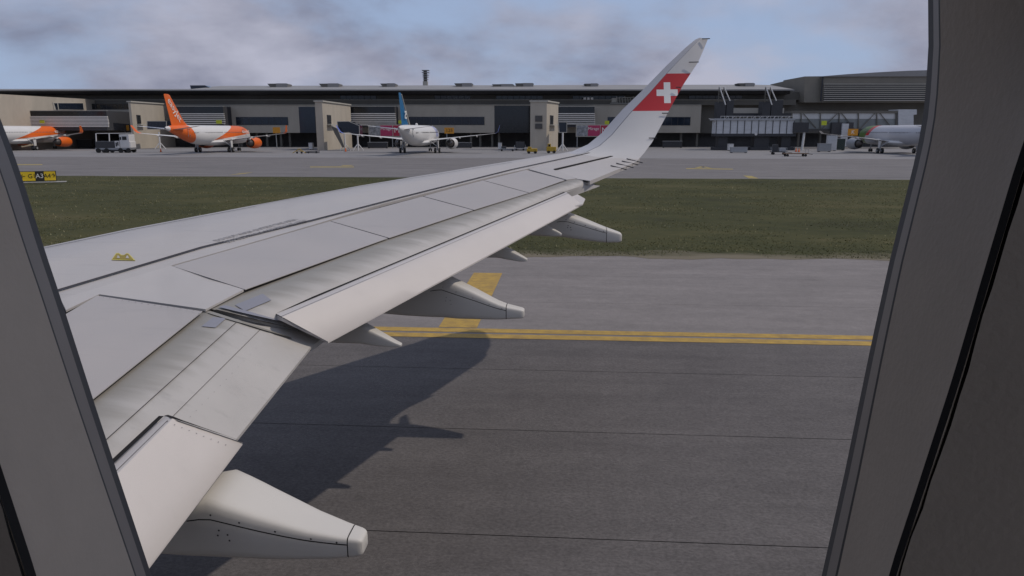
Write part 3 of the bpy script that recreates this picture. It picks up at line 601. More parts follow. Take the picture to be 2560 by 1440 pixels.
def airliner(label,loc,rotz,kind,group='airliners parked nose-in at the terminal'):
    r=thing('parked_airliner',label,'airliner',loc,rotz,group=group); r.scale=(.94,.94,.94)
    body=M.lv[kind]; n=28
    S=[(-19.9,.16,5.25,.18),(-19.3,.32,5.2,.36),(-17.5,.62,5.05,.72),(-15,1.05,4.72,1.15),(-12,1.55,4.28,1.62),(-9,1.88,3.93,1.92),(-6.5,1.975,3.82,2.05),(0,1.975,3.8,2.07),(8,1.975,3.8,2.07),(12,1.97,3.8,2.06),(14,1.86,3.76,1.94),(15.6,1.6,3.64,1.66),(16.7,1.2,3.5,1.2),(17.3,.8,3.38,.78),(17.65,.35,3.3,.34),(17.7,.05,3.3,.05)]
    b=MB(); b.loft([[Vector((x,math.cos(2*math.pi*i/n)*ry,z+math.sin(2*math.pi*i/n)*rz)) for i in range(n)] for x,ry,z,rz in S]); b.build('fuselage',body,root=r,smooth=True)
    b=MB(); b.bar((-19.93,0,5.25),(-19.5,0,5.24),.13,10); b.build('exhaust_outlet',M.darkmetal,root=r)
    # wing to body fairing
    b=MB(); b.loft([[Vector((x,math.cos(2*math.pi*i/16)*ry,z+math.sin(2*math.pi*i/16)*rz)) for i in range(16)] for x,ry,z,rz in [(-5,1.0,2.3,.3),(-3,1.95,2.3,.75),(3,2.15,2.3,.85),(6,2.0,2.4,.7),(7.6,1.0,2.5,.3)]]); b.build('belly_fairing',M.white,root=r,smooth=True)
    finm={'orange':M.orange,'blue':M.blue,'silver':M.green}[kind]
    b=MB(); b.loft([foil(b,(-10.2,0,5.4),(-17.3,0,5.4),(0,.32,0)),foil(b,(-12.4,0,6.6),(-17.6,0,6.6),(0,.26,0)),foil(b,(-17.0,0,11.6),(-19.2,0,11.6),(0,.1,0)),foil(b,(-17.6,0,11.78),(-19.0,0,11.78),(0,.04,0))]); fin=b.build('tail_fin',finm,root=r,smooth=True)
    for s in (1,-1):
        b=MB(); b.loft([foil(b,(-14.4,s*.3,5.0),(-17.9,s*.3,5.0),(0,0,.2)),foil(b,(-18.0,s*6.2,5.65),(-19.4,s*6.2,5.65),(0,0,.06))]); b.build('tailplane',M.white,root=r,smooth=True)
        wm=M.white
        b=MB(); b.loft([foil(b,(8.2,s*1.6,2.75),(.9,s*1.6,2.55),(0,0,.45)),foil(b,(5.2,s*6.4,3.2),(1.0,s*6.4,3.15),(0,0,.25)),foil(b,(.2,s*16.4,4.15),(-1.4,s*16.4,4.2),(0,0,.09))]); b.build('wing',wm,root=r,smooth=True)
        if kind=='silver': pass
        b=MB(); b.loft([foil(b,(.2,s*16.4,4.15),(-1.4,s*16.4,4.2),(0,0,.08)),foil(b,(-.4,s*17.0,4.5),(-1.7,s*17.0,4.55),(0,-s*.06,.05)),foil(b,(-1.7,s*17.5,5.9 if kind!='silver' else 4.7),(-2.4,s*17.5,5.9 if kind!='silver' else 4.7),(0,-s*.04,0))]); b.build('winglet',{'orange':M.orange,'blue':mat('violet_blue_winglet_paint',(.10,.14,.42),.5),'silver':M.white}[kind],root=r,smooth=True)
        # engine
        em={'orange':M.orange,'blue':M.white,'silver':M.steel}[kind]; n2=20; cy=s*5.75; cz=1.95
        def er(x,rr): return [Vector((x,cy+math.cos(2*math.pi*i/n2)*rr,cz+math.sin(2*math.pi*i/n2)*rr)) for i in range(n2)]
        b=MB(); b.loft([er(9.6,1.02),er(9.85,1.12),er(9.2,1.25),er(7.8,1.28),er(6.4,1.12),er(5.9,1.02),er(5.9,.94),er(7.4,1.0)],cap=False); e_=b.build('engine_cowl',em,root=r,smooth=True)
        b=MB(); b.loft([er(7.2,.92),er(5.9,.78),er(4.9,.55),er(4.2,.18)]); b.build('exhaust_cone',M.engine_in,parent=e_,smooth=True)
        b=MB(); b.loft([er(8.9,.3),er(9.0,1.06)],cap=False); b.build('fan',M.darkmetal,parent=e_)
        b=MB(); b.prism([(8.6,cy-.18,3.1),(4.4,cy-.18,3.25),(4.8,cy-.18,2.7),(8.0,cy-.18,2.9)],(0,.36,0)); b.build('pylon',M.white,root=r)
        for fy in (3.9,8.6,12.4):
            b=MB(); xx=.9-(fy-6)*.16 if fy>6 else .9
            zz=2.75+fy*.09
            b.loft([[Vector((x0,s*fy+math.cos(2*math.pi*i/8)*w,zz-h0+math.sin(2*math.pi*i/8)*h)) for i in range(8)] for x0,w,h0,h in [(xx+1.6,.05,.15,.05),(xx+.8,.17,.28,.22),(xx-.3,.15,.25,.2),(xx-1.1,.04,.15,.05)]]); b.build('flap_track_fairing',M.white,root=r,smooth=True)
        # main gear
        g=MB(); g.bar((0,s*3.8,2.6),(0,s*3.8,.58),.14,8); g.bar((0,s*3.8,1.4),(0,s*2.2,2.6),.09,6); g.build('landing_gear_strut',M.steel,root=r)
        b=MB(); b.prism([(.5,s*4.05,2.6),(-.5,s*4.05,2.6),(-.4,s*4.1,1.1),(.35,s*4.1,1.1)],(0,.05,0)); b.build('gear_door',M.white,root=r)
        for dy in (-.46,.46):
            b=MB(); 
            prof=[(-.2,.30),(-.19,.50),(-.12,.57),(.12,.57),(.19,.50),(.2,.30)]
            b.loft([[Vector((math.cos(2*math.pi*i/18)*rr,s*3.8+dy+o,.58+math.sin(2*math.pi*i/18)*rr)) for i in range(18)] for o,rr in prof]); w=b.build('wheel',M.rubber,root=r,smooth=True)
            b=MB(); b.loft([[Vector((math.cos(2*math.pi*i/12)*.27,s*3.8+dy+o,.58+math.sin(2*math.pi*i/12)*.27)) for i in range(12)] for o in (-.22,.22)]); b.build('rim',M.hub,parent=w)
    g=MB(); g.bar((12.6,0,2.2),(12.6,0,.4),.1,8); g.build('nose_gear_strut',M.steel,root=r)
    for dy in (-.25,.25):
        b=MB(); b.loft([[Vector((12.6+math.cos(2*math.pi*i/14)*rr,dy+o,.39+math.sin(2*math.pi*i/14)*rr)) for i in range(14)] for o,rr in [(-.11,.2),(-.1,.36),(.1,.36),(.11,.2)]]); b.build('nose_wheel',M.rubber,root=r,smooth=True)
    # cabin windows on both sides, doors
    for s in (1,-1):
        b=MB(); zc=4.35
        for i in range(46):
            x=-11.6+i*.53
            if 1.0<x<1.6: continue
            ry=1.975 if x>-6.5 else 1.975-(-6.5-x)*.055
            y=s*(ry*math.sqrt(max(0,1-((zc-3.8)/2.07)**2))+.012)
            b.box(x-.09,x+.09,y-.02,y+.02,zc-.12,zc+.12)
        b.build('cabin_windows',M.cabwin,root=r,kind='stuff')
        b=MB()
        for x in (-13.2,11.6):
            y=s*(1.72 if x>0 else 1.22)
            for (x0,x1,z0,z1) in ((x-.42,x-.38,3.5,5.2),(x+.38,x+.42,3.5,5.2),(x-.42,x+.42,5.16,5.2)):
                b.box(x0,x1,y+s*.12-.04,y+s*.12+.04,z0,z1)
        b.build('door_outline',M.steel,root=r)
        b=MB()
        for k in range(3): b.add([(15.2+k*.38,s*(1.42-k*.30),4.25),(15.55+k*.38,s*(1.15-k*.30),4.2),(15.35+k*.36,s*(1.05-k*.28),4.62),(15.0+k*.36,s*(1.32-k*.28),4.68)],[(0,1,2,3)])
        b.build('cockpit_window',M.glass,root=r)
    if kind=='orange':
        p0=Vector((-18.05,-.07,11.0)); p1=Vector((-13.2,-.20,5.9)); d=(p1-p0)
        o=text('lettering','easyJet',1.95,M.text_white,r,basis((p0+p1)/2+Vector((-.25,-.01,.35)),d,(1,0,.9)),sx=1.05)
        text('lettering','easyJet',1.25,M.text_white,r,basis((12.4,-2.0,4.55),(1,0,0),(0,.25,1)),sx=1.15)
    if kind=='blue':
        text('lettering','\u00e6',3.3,M.text_white,r,basis((-15.1,-.36,8.0),(1,0,0),(-.25,0,1)),sx=.95)
        b=MB(); b.bar((-9.9,-.1,5.5),(-17.2,-.1,11.5),.10,5); b.build('fin_leading_edge',M.trim,parent=fin)
        b=MB(); b.loft([[Vector((-3+math.cos(a)*.3*k,math.sin(a)*.3*k,5.85+hh)) for a in [2*math.pi*i/8 for i in range(8)]] for k,hh in ((1,0),(.9,.3),(.3,.45))]); b.build('antenna_dome',M.white,root=r)
    return r
HD=R(90)
def gpos(px,py,D): p=FAR@Vector((fu(px,py,D),D,0)); return (p.x,p.y,.008)
airliner('white airliner with orange tail fin and orange engines parked tail towards us',gpos(537,380,156),HD,'orange')
airliner('white and orange airliner at far left with only its front half in view',gpos(50,369,172),HD,'orange')
airliner('white airliner with blue tail fin parked tail towards us',gpos(1050,382,151),HD,'blue')
airliner('silver grey airliner with green and red forward paint at far right',gpos(2244,386,148),HD-R(-3),'silver')
# ================================================================ apron vehicles and equipment
def wheels(b,pts,r=.45,w=.3):
    for (x,y) in pts: b.bar((x,y-w/2,r),(x,y+w/2,r),r,14)
t=thing('service_truck','white cab truck with dark open bed and pale rails left of the orange tailed airliner','truck',(fu(290,380,154),154,.008),0,frame='far')
b=MB(); b.box(1.6,3.6,-1.2,1.2,1.0,3.7); b.box(3.3,3.75,-1.15,1.15,1.0,2.3); b.build('cab',M.white,root=t,bevel=.08)
b=MB(); b.box(2.2,3.1,-1.24,-1.2,2.6,3.3); b.box(1.7,2.0,-1.24,-1.2,2.6,3.2); b.build('window',M.glass,root=t)
b=MB(); b.box(-3.5,.6,-1.2,1.2,1.0,2.35); b.build('tank',M.darkmetal,root=t,bevel=.15)
b=MB(); b.box(.6,1.5,-1.22,1.2,1.0,2.4); b.build('pump_cabinet',M.white,root=t)
b=MB(); b.box(.75,1.05,-1.26,-1.22,1.3,2.1); b.box(1.12,1.35,-1.26,-1.22,1.5,2.2); b.build('pump_panel',M.darkmetal,root=t)
b=MB(); b.box(-3.6,3.6,-1.1,1.1,.65,1.0); b.build('chassis',M.steel,root=t)
b=MB()
for x in (-3.2,-.5): b.bar((x,-1.1,2.3),(x+.1,-1.1,3.9),.12,6)
b.bar((-3.0,-1.1,3.9),(3.2,-1.1,3.95),.06,6); b.bar((-3.0,1.1,3.9),(3.2,1.1,3.95),.06,6); b.build('rail',M.white,root=t)
for x in (-3.0,-1.3,1.6,3.2):
    for s in (-1,1):
        b=MB(); wheels(b,[(x,s*1.05)],.48,.35); b.build('wheel',M.rubber,root=t)
b=MB(); b.box(-2.4,1.2,-1.0,1.0,.3,.68); b.build('skirt',M.darkmetal,root=t)
def tug(label,px,py,D,L_,H_,col):
    t=thing('baggage_tug',label,'tug',(fu(px,py,D),D,.008),0,frame='far')
    b=MB(); b.box(-L_/2,L_/2,-.7,.7,.35,.35+H_*.5); b.build('body',col,root=t,bevel=.08)
    b=MB(); b.box(-L_/2+.2,-.1,-.65,.65,.35+H_*.5,H_); b.build('cab',col,root=t,bevel=.08)
    b=MB(); b.box(-L_/2+.35,-.25,-.68,-.64,.4+H_*.52,H_-.12); b.build('window',M.glass,root=t)
    for x in (-L_/2+.4,L_/2-.4):
        for s in (-1,1):
            b=MB(); wheels(b,[(x,s*.6)],.3,.2); b.build('wheel',M.rubber,root=t)
tug('yellow baggage tug at the foot of the shaded bridge tower',1330,385,148,2.1,1.3,M.gseyellow)
tug('orange yellow tug in front of the narrow beige tower',1378,385,150,1.9,1.9,M.gseyellow)
def cart(label,px,py,D,L_=3.2,rot=0,load=None,fm=None):
    t=thing('baggage_cart',label,'cart',(fu(px,py,D),D,.008),rot,frame='far')
    b=MB(); b.box(-L_/2,L_/2,-.7,.7,.45,.58); b.build('deck',fm or M.rust,root=t)
    b=MB(); b.bar((L_/2,0,.5),(L_/2+1.0,0,.35),.05,5); b.build('drawbar',M.darkmetal,root=t)
    b=MB()
    for x in (-L_/2+.1,L_/2-.1): b.bar((x,-.65,.5),(x,-.65,1.25),.04,4); b.bar((x,.65,.5),(x,.65,1.25),.04,4); b.bar((x,-.65,1.25),(x,.65,1.25),.04,4)
    b.build('end_rail',M.steel,root=t)
    for x in (-L_/2+.5,L_/2-.5):
        for s in (-1,1):
            b=MB(); wheels(b,[(x,s*.6)],.22,.15); b.build('wheel',M.rubber,root=t)
    if load:
        for k,(a,c,h) in enumerate(load):
            b=MB(); b.box(a,c,-.5,.5,.58,.58+h); b.build('load_box',M.steel if k%2 else M.darkmetal,root=t,bevel=.05)
cart('brown flat baggage cart on the apron below the dark bridge cab',1988,392,132,4.2)
cart('loaded grey equipment cart just left of the brown flat cart',1946,383,142,3.0,R(-8),[(-1.2,-.2,1.3),(0,1.2,.7)],M.darkmetal)
cart('low grey cart beneath the shaded bridge flank',1268,376,165,3.4,0,[(-1.3,-.2,.5)],M.steel)
cart('low grey cart beside the yellow tug',1300,372,170,2.6,0,[(-1,1,1.4)],M.steel)
def tripod(label,px,py,D,m):
    t=thing('towbar_stand',label,'tow bar',(fu(px,py,D),D,.008),0,frame='far')
    b=MB(); b.bar((-1.3,0,.1),(.1,0,.95),.07,5); b.bar((.1,0,.95),(1.3,0,.1),.07,5); b.bar((.1,0,.95),(.4,.8,.05),.06,5); b.bar((-.6,0,.5),(.9,0,.4),.05,5); b.build('frame',m,root=t)
    for x in (-.4,.5):
        b=MB(); wheels(b,[(x,0)],.2,.15); b.build('wheel',M.rubber,root=t)
tripod('yellow and black folded tow bar on the apron left of the beige tower',748,385,148,M.gseyellow)
t=thing('wheel_chock_rack','low black equipment lying beside the tow bar','equipment',(fu(781,384,150),150,.008),0,frame='far')
b=MB(); b.box(-1.4,1.4,-.4,.4,.1,.25); b.bar((-1.4,0,.3),(1.5,0,.45),.07,5); b.build('bar',M.darkmetal,root=t); b=MB(); wheels(b,[(-.8,0),(.8,0)],.18,.3); b.build('wheel',M.rubber,root=t)
def crate(name,label,cat,px,py,D,L_,H_,m):
    t=thing(name,label,cat,(fu(px,py,D),D,.008),0,frame='far')
    b=MB(); b.box(-L_/2,L_/2,-.6,.6,.12,H_); b.build('body',m,root=t,bevel=.06)
    b=MB(); b.box(-L_/2-.05,L_/2+.05,-.65,.65,H_,H_+.08); b.build('lid',M.steel,root=t)
    for x in (-L_/2+.2,L_/2-.2):
        b=MB(); b.bar((x,-.5,.1),(x,.5,.1),.1,8); b.build('caster',M.rubber,root=t)
crate('skip','low grey metal skip below the ribbed bridge','skip',1846,383,152,3.3,1.1,M.steel)
crate('cabinet','small white service cabinet beside the dark bridge support','cabinet',1826,368,168,1.1,1.5,M.white)
crate('cabinet','small white service cabinet left of the beige tower flank','cabinet',778,366,176,.9,1.6,M.white)
crate('cabinet','small white service cabinet under the dark glass link left of the tugs','cabinet',1250,366,176,.9,1.6,M.white)
crate('generator','grey ground power unit behind the silver airliner wing','generator',2060,376,160,2.6,1.7,M.steel)
crate('generator','pale ground power unit in front of the service shaft','generator',2078,366,168,2.0,3.4,M.whitebox)
crate('loader','dark green equipment box beneath the glazed bridge','equipment',2095,372,172,2.6,2.6,mat('dark_green_paint',(.02,.035,.03),.6))
for lab,px,D,w,h in (('dark parked loader in the shade behind the nose of the leftmost airliner',215,196,4,2.2),('dark equipment in the shade left of the white truck',160+80,198,3,1.8),('dark equipment in the shade behind the left wing of the blue tailed airliner',945,190,5,1.5),('dark equipment behind the far engine of the blue tailed airliner',1160,192,4,1.4),('dark equipment in the undercroft right of the winglet',1680,196,5,1.7)):
    crate('loader',lab,'equipment',px,370,D,w,h,M.darkmetal)
def cone(label,px,py,D):
    t=thing('traffic_cone',label,'cone',(fu(px,py,D),D,.008),0,frame='far',group='orange cones on the apron')
    b=MB(); b.box(-.25,.25,-.25,.25,0,.05); b.build('foot',M.rubber,root=t)
    b=MB(); b.bar((0,0,.05),(0,0,.8),.2,10,r2=.04); b.build('body',M.orange,root=t)
for lab,px,py,D in (('orange cone by the legs of the beige tower behind the orange tail',402,377,158),('orange cone by the support legs beside the blue winglet',864,378,162),('orange cone by the white support leg of the ribbed bridge',1990,378,160),('orange cone below the dark cab beside the white leg',1997,379,158)): cone(lab,px,py,D)
# taxiway direction sign
sp0=on_ground(66,459); sp1=on_ground(136,455)
mid=(sp0+sp1)/2; ang=R(20); sroot=thing('taxiway_sign','yellow and black taxiway direction sign on a concrete pad in the grass','sign',(mid.x-.12,mid.y,.03),math.atan2(mid.x,-mid.y)*-1*0+R(27))
W3=3.35; sroot.scale=(.80,.80,.85); 
b=MB(); b.box(-2.3,2.6,-.6,.6,0,.06); b.build('concrete_pad',mat('pad_concrete',(.36,.35,.33),.9),root=sroot)
for x0,x1,m in ((-W3/2,-.28,M.signyellow),(-.28,.55,M.signblack),(.55,W3/2,M.signyellow)):
    b=MB(); b.box(x0+.02,x1-.02,-.12,-.08,.2,1.12); b.build('sign_panel',m,root=sroot,label=('yellow' if m is M.signyellow else 'black')+' sign panel')
b=MB(); b.box(-W3/2-.32,W3/2+.03,-.08,.2,.14,1.17); b.build('housing',M.signblack,root=sroot)
b=MB(); [b.bar((x,0,0),(x,0,.2),.05,6) for x in (-1.3,-.2,.9)]; b.build('leg',M.steel,root=sroot)
for s,x,m,sz in (('\u2190 G1',-.98,M.text_black,.62),('A3',.135,M.text_white,.66),('A4\u2191',1.11,M.text_black,.60)):
    text('lettering',s,sz,m,sroot,basis((x,-.135,.66),(1,0,0),(0,0,1)))
# ================================================================ our own aircraft: wing seen from the cabin
A=thing('passenger_airliner','large light grey wing with lowered flaps and white cross on its red winglet','airliner',(0,-1.45,0))
def wb(b,name,m,**k): return b.build(name,m,root=A,frame='world',**k)
def lerp2(a,c,t): return (a[0]+(c[0]-a[0])*t,a[1]+(c[1]-a[1])*t)
def poly_at(pts,s):
    if len(pts)==2: return lerp2(pts[0],pts[1],s)
    k=s*(len(pts)-1); i=min(int(k),len(pts)-2); return lerp2(pts[i],pts[i+1],k-i)
def surf(A_,B_,prof,s,t,lift=.004,tap=0.0):
    a=poly_at(A_,s); c=poly_at(B_,s); dz=float(np.interp(t,[p[0] for p in prof],[p[1] for p in prof]))
    return P(*lerp2(a,c,t),dz*(1-tap*s)+lift)
def ribbon(pts,w,name,m):
    b=MB(); o=[]
    for i,p in enumerate(pts):
        d=(pts[min(i+1,len(pts)-1)]-pts[max(i-1,0)]).normalized(); sd=Vector((d.y,-d.x,0)).normalized()*w/2; o+=[p-sd,p+sd]
    b.add(o,[(2*i,2*i+2,2*i+3,2*i+1) for i in range(len(pts)-1)]); return wb(b,name,m)
def patch(A_,B_,prof,ns,th,thb=None,tap=0.0):
    """curved plate between two measured edges; prof = (fraction, height offset); real thickness underneath"""
    b=MB(); top=[]; 
    for i in range(ns+1):
        s=i/ns; a=poly_at(A_,s); c=poly_at(B_,s); top.append([P(*lerp2(a,c,t),dz*(1-tap*s)) for t,dz in prof])
    n=len(prof); rings=[]
    for row in top:
        low=[p+Vector((0,0,-(th+( (thb if thb is not None else th)-th)*(j/(n-1))))) for j,p in enumerate(row)]
        rings.append(row+low[::-1])
    b.loft(rings); m_=len(rings[0]); b.uv=[(k/ns,(prof[j][0] if j<n else prof[2*n-1-j][0])) for k in range(ns+1) for j in range(m_)]; return b
def plate(pts,dz,th):
    b=MB(); b.prism([P(x,y,dz) for x,y in pts],(0,0,-th)); return b
def linefn(pts):
    w=sorted([P(x,y) for x,y in pts],key=lambda p:p.y); ys=[p.y for p in w]; xs=[p.x for p in w]
    def f(y):
        if y<=ys[0]: return xs[0]+(xs[1]-xs[0])/(ys[1]-ys[0])*(y-ys[0])
        if y>=ys[-1]: return xs[-1]+(xs[-1]-xs[-2])/(ys[-1]-ys[-2])*(y-ys[-1])
        return float(np.interp(y,ys,xs))
    return f
LE=linefn([(108,617),(318,573),(640,512),(900,464),(1120,428),(1280,402),(1377,387),(1431,379)])
SPAR=linefn([(144,725),(505,617),(780,550),(1000,493),(1280,423),(1480,380)])
FRONT=linefn([(160,745),(430,663),(540,632),(780,563),(947,512),(1240,439),(1318,422)])
# upper skin from the rounded leading edge to the front edge of the spoilers
tipy=P(1431,379).y
b=MB(); rows=[]; ny=44
for i in range(ny+1):
    y=.5+(tipy-.5)*(i/ny); k=1-(y/tipy); r=.055+.06*k; xl=LE(y)
    th=.16+.5*k
    fr=max(FRONT(y),xl+.45) 
    pts=[wz(fr,y,0),wz(fr-(fr-SPAR(y))*.5,y,.001)] if fr>SPAR(y)+.05 else [wz(fr,y,0),wz(fr-.02,y,.0)]
    sx=min(SPAR(y),fr-.05)
    pts+= [wz(sx,y,.001),wz(sx+(xl-sx)*.5,y,.002),wz(xl,y,0)]
    pts+= [wz(xl-r*.6,y,-r*.35),wz(xl-r*1.1,y,-r*1.0),wz(xl-r*1.15,y,-r*1.7),wz(xl-r*.5,y,-r*2.6-th*.15),wz(xl+.6,y,-th*.75),wz(fr,y,-th)]
    rows.append(pts)
b.loft(rows); wb(b,'wing_skin',M.wing,smooth=True)
# recessed well below the moving panels, and lower skin
b=plate([(120,760),(430,664),(780,564),(1240,440),(1385,421),(1470,440),(1425,449),(1300,474),(930,585),(570,706),(470,765),(20,1080),(-60,1000)],-.035,.02); wb(b,'spoiler_well',M.black)
# dark walkway line and hinge lines painted proud on the skin
def strip(pts,w,dz,name,m,**k):
    b=MB(); tp_=[]; 
    P3=[P(x,y,dz) for x,y in pts]
    for i,p in enumerate(P3):
        d=(P3[min(i+1,len(P3)-1)]-P3[max(i-1,0)]).normalized(); s=Vector((d.y,-d.x,0)).normalized()*w/2
        tp_.append((p-s,p+s))
    vs=[q for t in tp_ for q in t]; b.add(vs,[(2*i,2*i+2,2*i+3,2*i+1) for i in range(len(tp_)-1)])
    return wb(b,name,m,**k)
strip([(100,738),(144,725),(505,617),(780,550),(1000,493),(1280,423),(1480,380)],.05,.013,'walkway_line',M.line)
# spoilers and fixed panels
sp_front=[[(432,664.5),(825,552.3)],[(827,551.5),(1056,490.3)],[(1059,489.6),(1207,450.3)],[(1210,450),(1316,424)]]
sp_rear=[[(613,723.5),(969,595.3)],[(972.5,594.5),(1182,525.2)],[(1185,524.5),(1321,482.3)],[(1323.5,481.8),(1412,450)]]
for f,r_ in zip(sp_front,sp_rear):
    f=[(f[0][0],f[0][1]+.8),(f[1][0],f[1][1]+.8)]
    b=patch(f,r_,[(0,0),(.5,.012),(1,0)],10,.03,.006); wb(b,'spoiler',M.spoiler,smooth=True)
wb(plate([(150,744),(427,664.3),(609,724),(514,773),(248,735.5),(165,775)],0,.018),'fixed_panel',M.fixed)
b=patch([(-40,905),(243,739)],[(-55,1226),(506,778)],[(0,0),(.5,.012),(1,0)],10,.03,.006); wb(b,'inboard_spoiler',M.spoiler,smooth=True)
wb(plate([(1321,422.5),(1400,402),(1470,385),(1505,381),(1536,387),(1384,422),(1440,446),(1416,449)],0,.018),'fixed_panel',M.wing,label='fixed skin panel ahead of the aileron')
wb(plate([(1389,424.5),(1531,390.5),(1592,404),(1475,452),(1443,447)],-.004,.06),'aileron',M.fixed)
wb(plate([(1500,378),(1552,374),(1600,396),(1592,402.5),(1537,387)],0.0,.08),'tip_panel',M.wing)
wb(plate([(1376,424),(1540,384),(1552,393),(1396,432)],-.03,.02),'aileron_well',M.black)
wb(plate([(1384,422.5),(1533,388),(1534,390),(1388,424.8)],.006,.02),'aileron_gap',M.black)
# main (forward) flap elements: nose rolls up from under the spoilers
prof=[(-.16,-.11),(-.06,-.040),(.02,-.022),(.12,-.030),(.28,-.058),(.42,-.10),(.6,-.17),(.8,-.27),(1,-.36)]
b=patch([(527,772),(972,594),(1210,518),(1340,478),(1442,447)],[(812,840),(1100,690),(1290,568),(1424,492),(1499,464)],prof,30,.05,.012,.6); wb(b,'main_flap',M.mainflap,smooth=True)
profi=[(-.16,-.12),(-.06,-.045),(.02,-.024),(.14,-.034),(.30,-.062),(.45,-.115),(.62,-.17),(.82,-.26),(1,-.34)]
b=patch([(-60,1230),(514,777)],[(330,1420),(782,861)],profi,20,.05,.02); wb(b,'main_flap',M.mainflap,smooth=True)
# aft flap elements
AO=([(690,784),(1415,480)],[(820,854),(1456,511)]); pa=[(0,-.115),(.04,-.075),(.12,-.06),(.4,-.13),(.7,-.22),(1,-.32)]
b=patch(*AO,pa,24,.05,.015,.55); wb(b,'aft_flap',M.flap,smooth=True)
wb(plate([(1430,491),(1444,486),(1463,497),(1457,510),(1440,514)],-.125,.015),'flap_tip',M.flap)
AI=([(110,1325),(412,1040)],[(135,1727),(606,1106)]); pi_=[(0,-.10),(.03,-.06),(.10,-.045),(.4,-.12),(.7,-.21),(1,-.32)]
b=patch(*AI,pi_,16,.05,.015); wb(b,'aft_flap',M.flap,smooth=True)
MO=([(527,772),(972,594),(1210,518),(1340,478),(1442,447)],[(812,840),(1100,690),(1290,568),(1428,489),(1497,463)]); MI=([(-60,1230),(514,777)],[(330,1420),(782,861)])
# dark seals ahead of and beside the aft flaps
ribbon([surf(*AO,pa,k/12,-.0,.012,.55)+Vector((-.018,0,0)) for k in range(13)],.030,'flap_gap_seal',M.black)
ribbon([surf(*AI,pi_,.3+.7*k/12,0,.02)+Vector((-.02,0,0)) for k in range(13)],.030,'flap_gap_seal',M.black)
ribbon([surf(*AI,pi_,1.0,k/12,.006)+Vector((0,.012,0)) for k in range(13)],.022,'flap_gap_seal',M.black)
ribbon([surf(*AO,pa,0.0,k/12,.002,.55)+Vector((0,-.006,0)) for k in range(13)],.010,'flap_gap_seal',M.black)
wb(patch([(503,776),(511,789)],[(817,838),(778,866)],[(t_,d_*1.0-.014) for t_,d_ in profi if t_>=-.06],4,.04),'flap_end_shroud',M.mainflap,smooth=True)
# kink: rails and wear plates between the two flaps
def on_main(t,ds,lift,S=MO,pr=prof,s0=0.0): return surf(*S,pr,s0+ds,t,lift,.6 if S is MO else 0)
ribbon([on_main(t,0,.004) for t in np.linspace(-.02,1,14)],.030,'flap_rail',M.black)
ribbon([on_main(t,.012,.010) for t in np.linspace(.02,.93,14)],.065,'rail_cover',M.blue_grey)
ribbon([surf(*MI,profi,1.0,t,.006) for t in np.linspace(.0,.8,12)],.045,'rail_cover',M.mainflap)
def onsurf(S,pr,s0,s1,t0,t1,lift,tap,name,m,skew=0.0,n=6):
    b=MB(); vs=[surf(*S,pr,s0+(s1-s0)*i/n+skew*j/n,t0+(t1-t0)*j/n,lift,tap) for i in range(n+1) for j in range(n+1)]
    b.add(vs,[(i*(n+1)+j,(i+1)*(n+1)+j,(i+1)*(n+1)+j+1,i*(n+1)+j+1) for i in range(n) for j in range(n)]); return wb(b,name,m)
onsurf(MO,prof,.022,.062,.08,.22,.005,.6,'wear_plate',M.blue_grey,-.008); onsurf(MI,profi,.935,.985,.10,.20,.005,0,'wear_plate',M.blue_grey,.012)
wb(plate([(502,786),(525,789),(520,795),(500,792)],-.03,.01),'hinge_recess',M.black)
wb(plate([(1440,444),(1450,442),(1478,449),(1468,454)],-.01,.02),'hinge_recess',M.black)
# panel joints
def joint(pts,w=.008,dz=.008): strip(pts,w,dz,'panel_joint',M.line)
pass
ribbon([surf(*MI,profi,k/14,.30,.003) for k in range(15)],.006,'panel_joint',M.line); ribbon([surf(*MI,profi,k/14,.52,.003) for k in range(15)],.004,'panel_joint',M.line)
ribbon([surf(*AI,pi_,.3+.68*k/12,.07,.003) for k in range(13)],.004,'panel_joint',M.line); ribbon([surf(*AO,pa,k/16,.10,.003,.55) for k in range(17)],.005,'panel_joint',M.line)
joint([(640,513),(900,466),(1120,431),(1280,405)],.010,.006); joint([(108,620),(318,576),(640,515)],.014,.006)
b=MB()
def fast(pts,r=.006):
    for c in pts: b.add([c+Vector((math.cos(k*math.pi/3)*r,math.sin(k*math.pi/3)*r,0)) for k in range(6)],[(0,1,2,3,4,5)])
def row(p,q,n,dz): return [P(*lerp2(p,q,i/(n-1)),dz) for i in range(n)]
fast([surf(*AI,pi_,.972,t,.004) for t in np.linspace(.08,.85,9)],.0038); fast(row((258,743),(500,779),16,.016),.005)
fast([surf(*MI,profi,.35+.6*k/20,.62,.004) for k in range(20)],.003); fast(row((440,668),(606,724),8,.010),.004); fast(row((840,557),(965,594),6,.012),.005)
wb(b,'fasteners',M.line,kind='stuff')
# lettering beside the line
a=P(545,606,.016); c=P(770,545,.016); d=(c-a); upv=Vector((-d.y,d.x,0))
for k,(s,off) in enumerate((('DO NOT WALK OUTSIDE THIS AREA',.24),('DO NOT WALK OUTSIDE THIS AREA',.08))):
    o=(P(572,607,.016)+P(790,550,.016))/2+ (upv.normalized()*(off+.02)); mt=basis(o,d,upv+Vector((0,0,DIH*upv.y)))
    text('lettering',s,.125,M.letter,A,mt,frame='world',ext=.001,sx=.60)
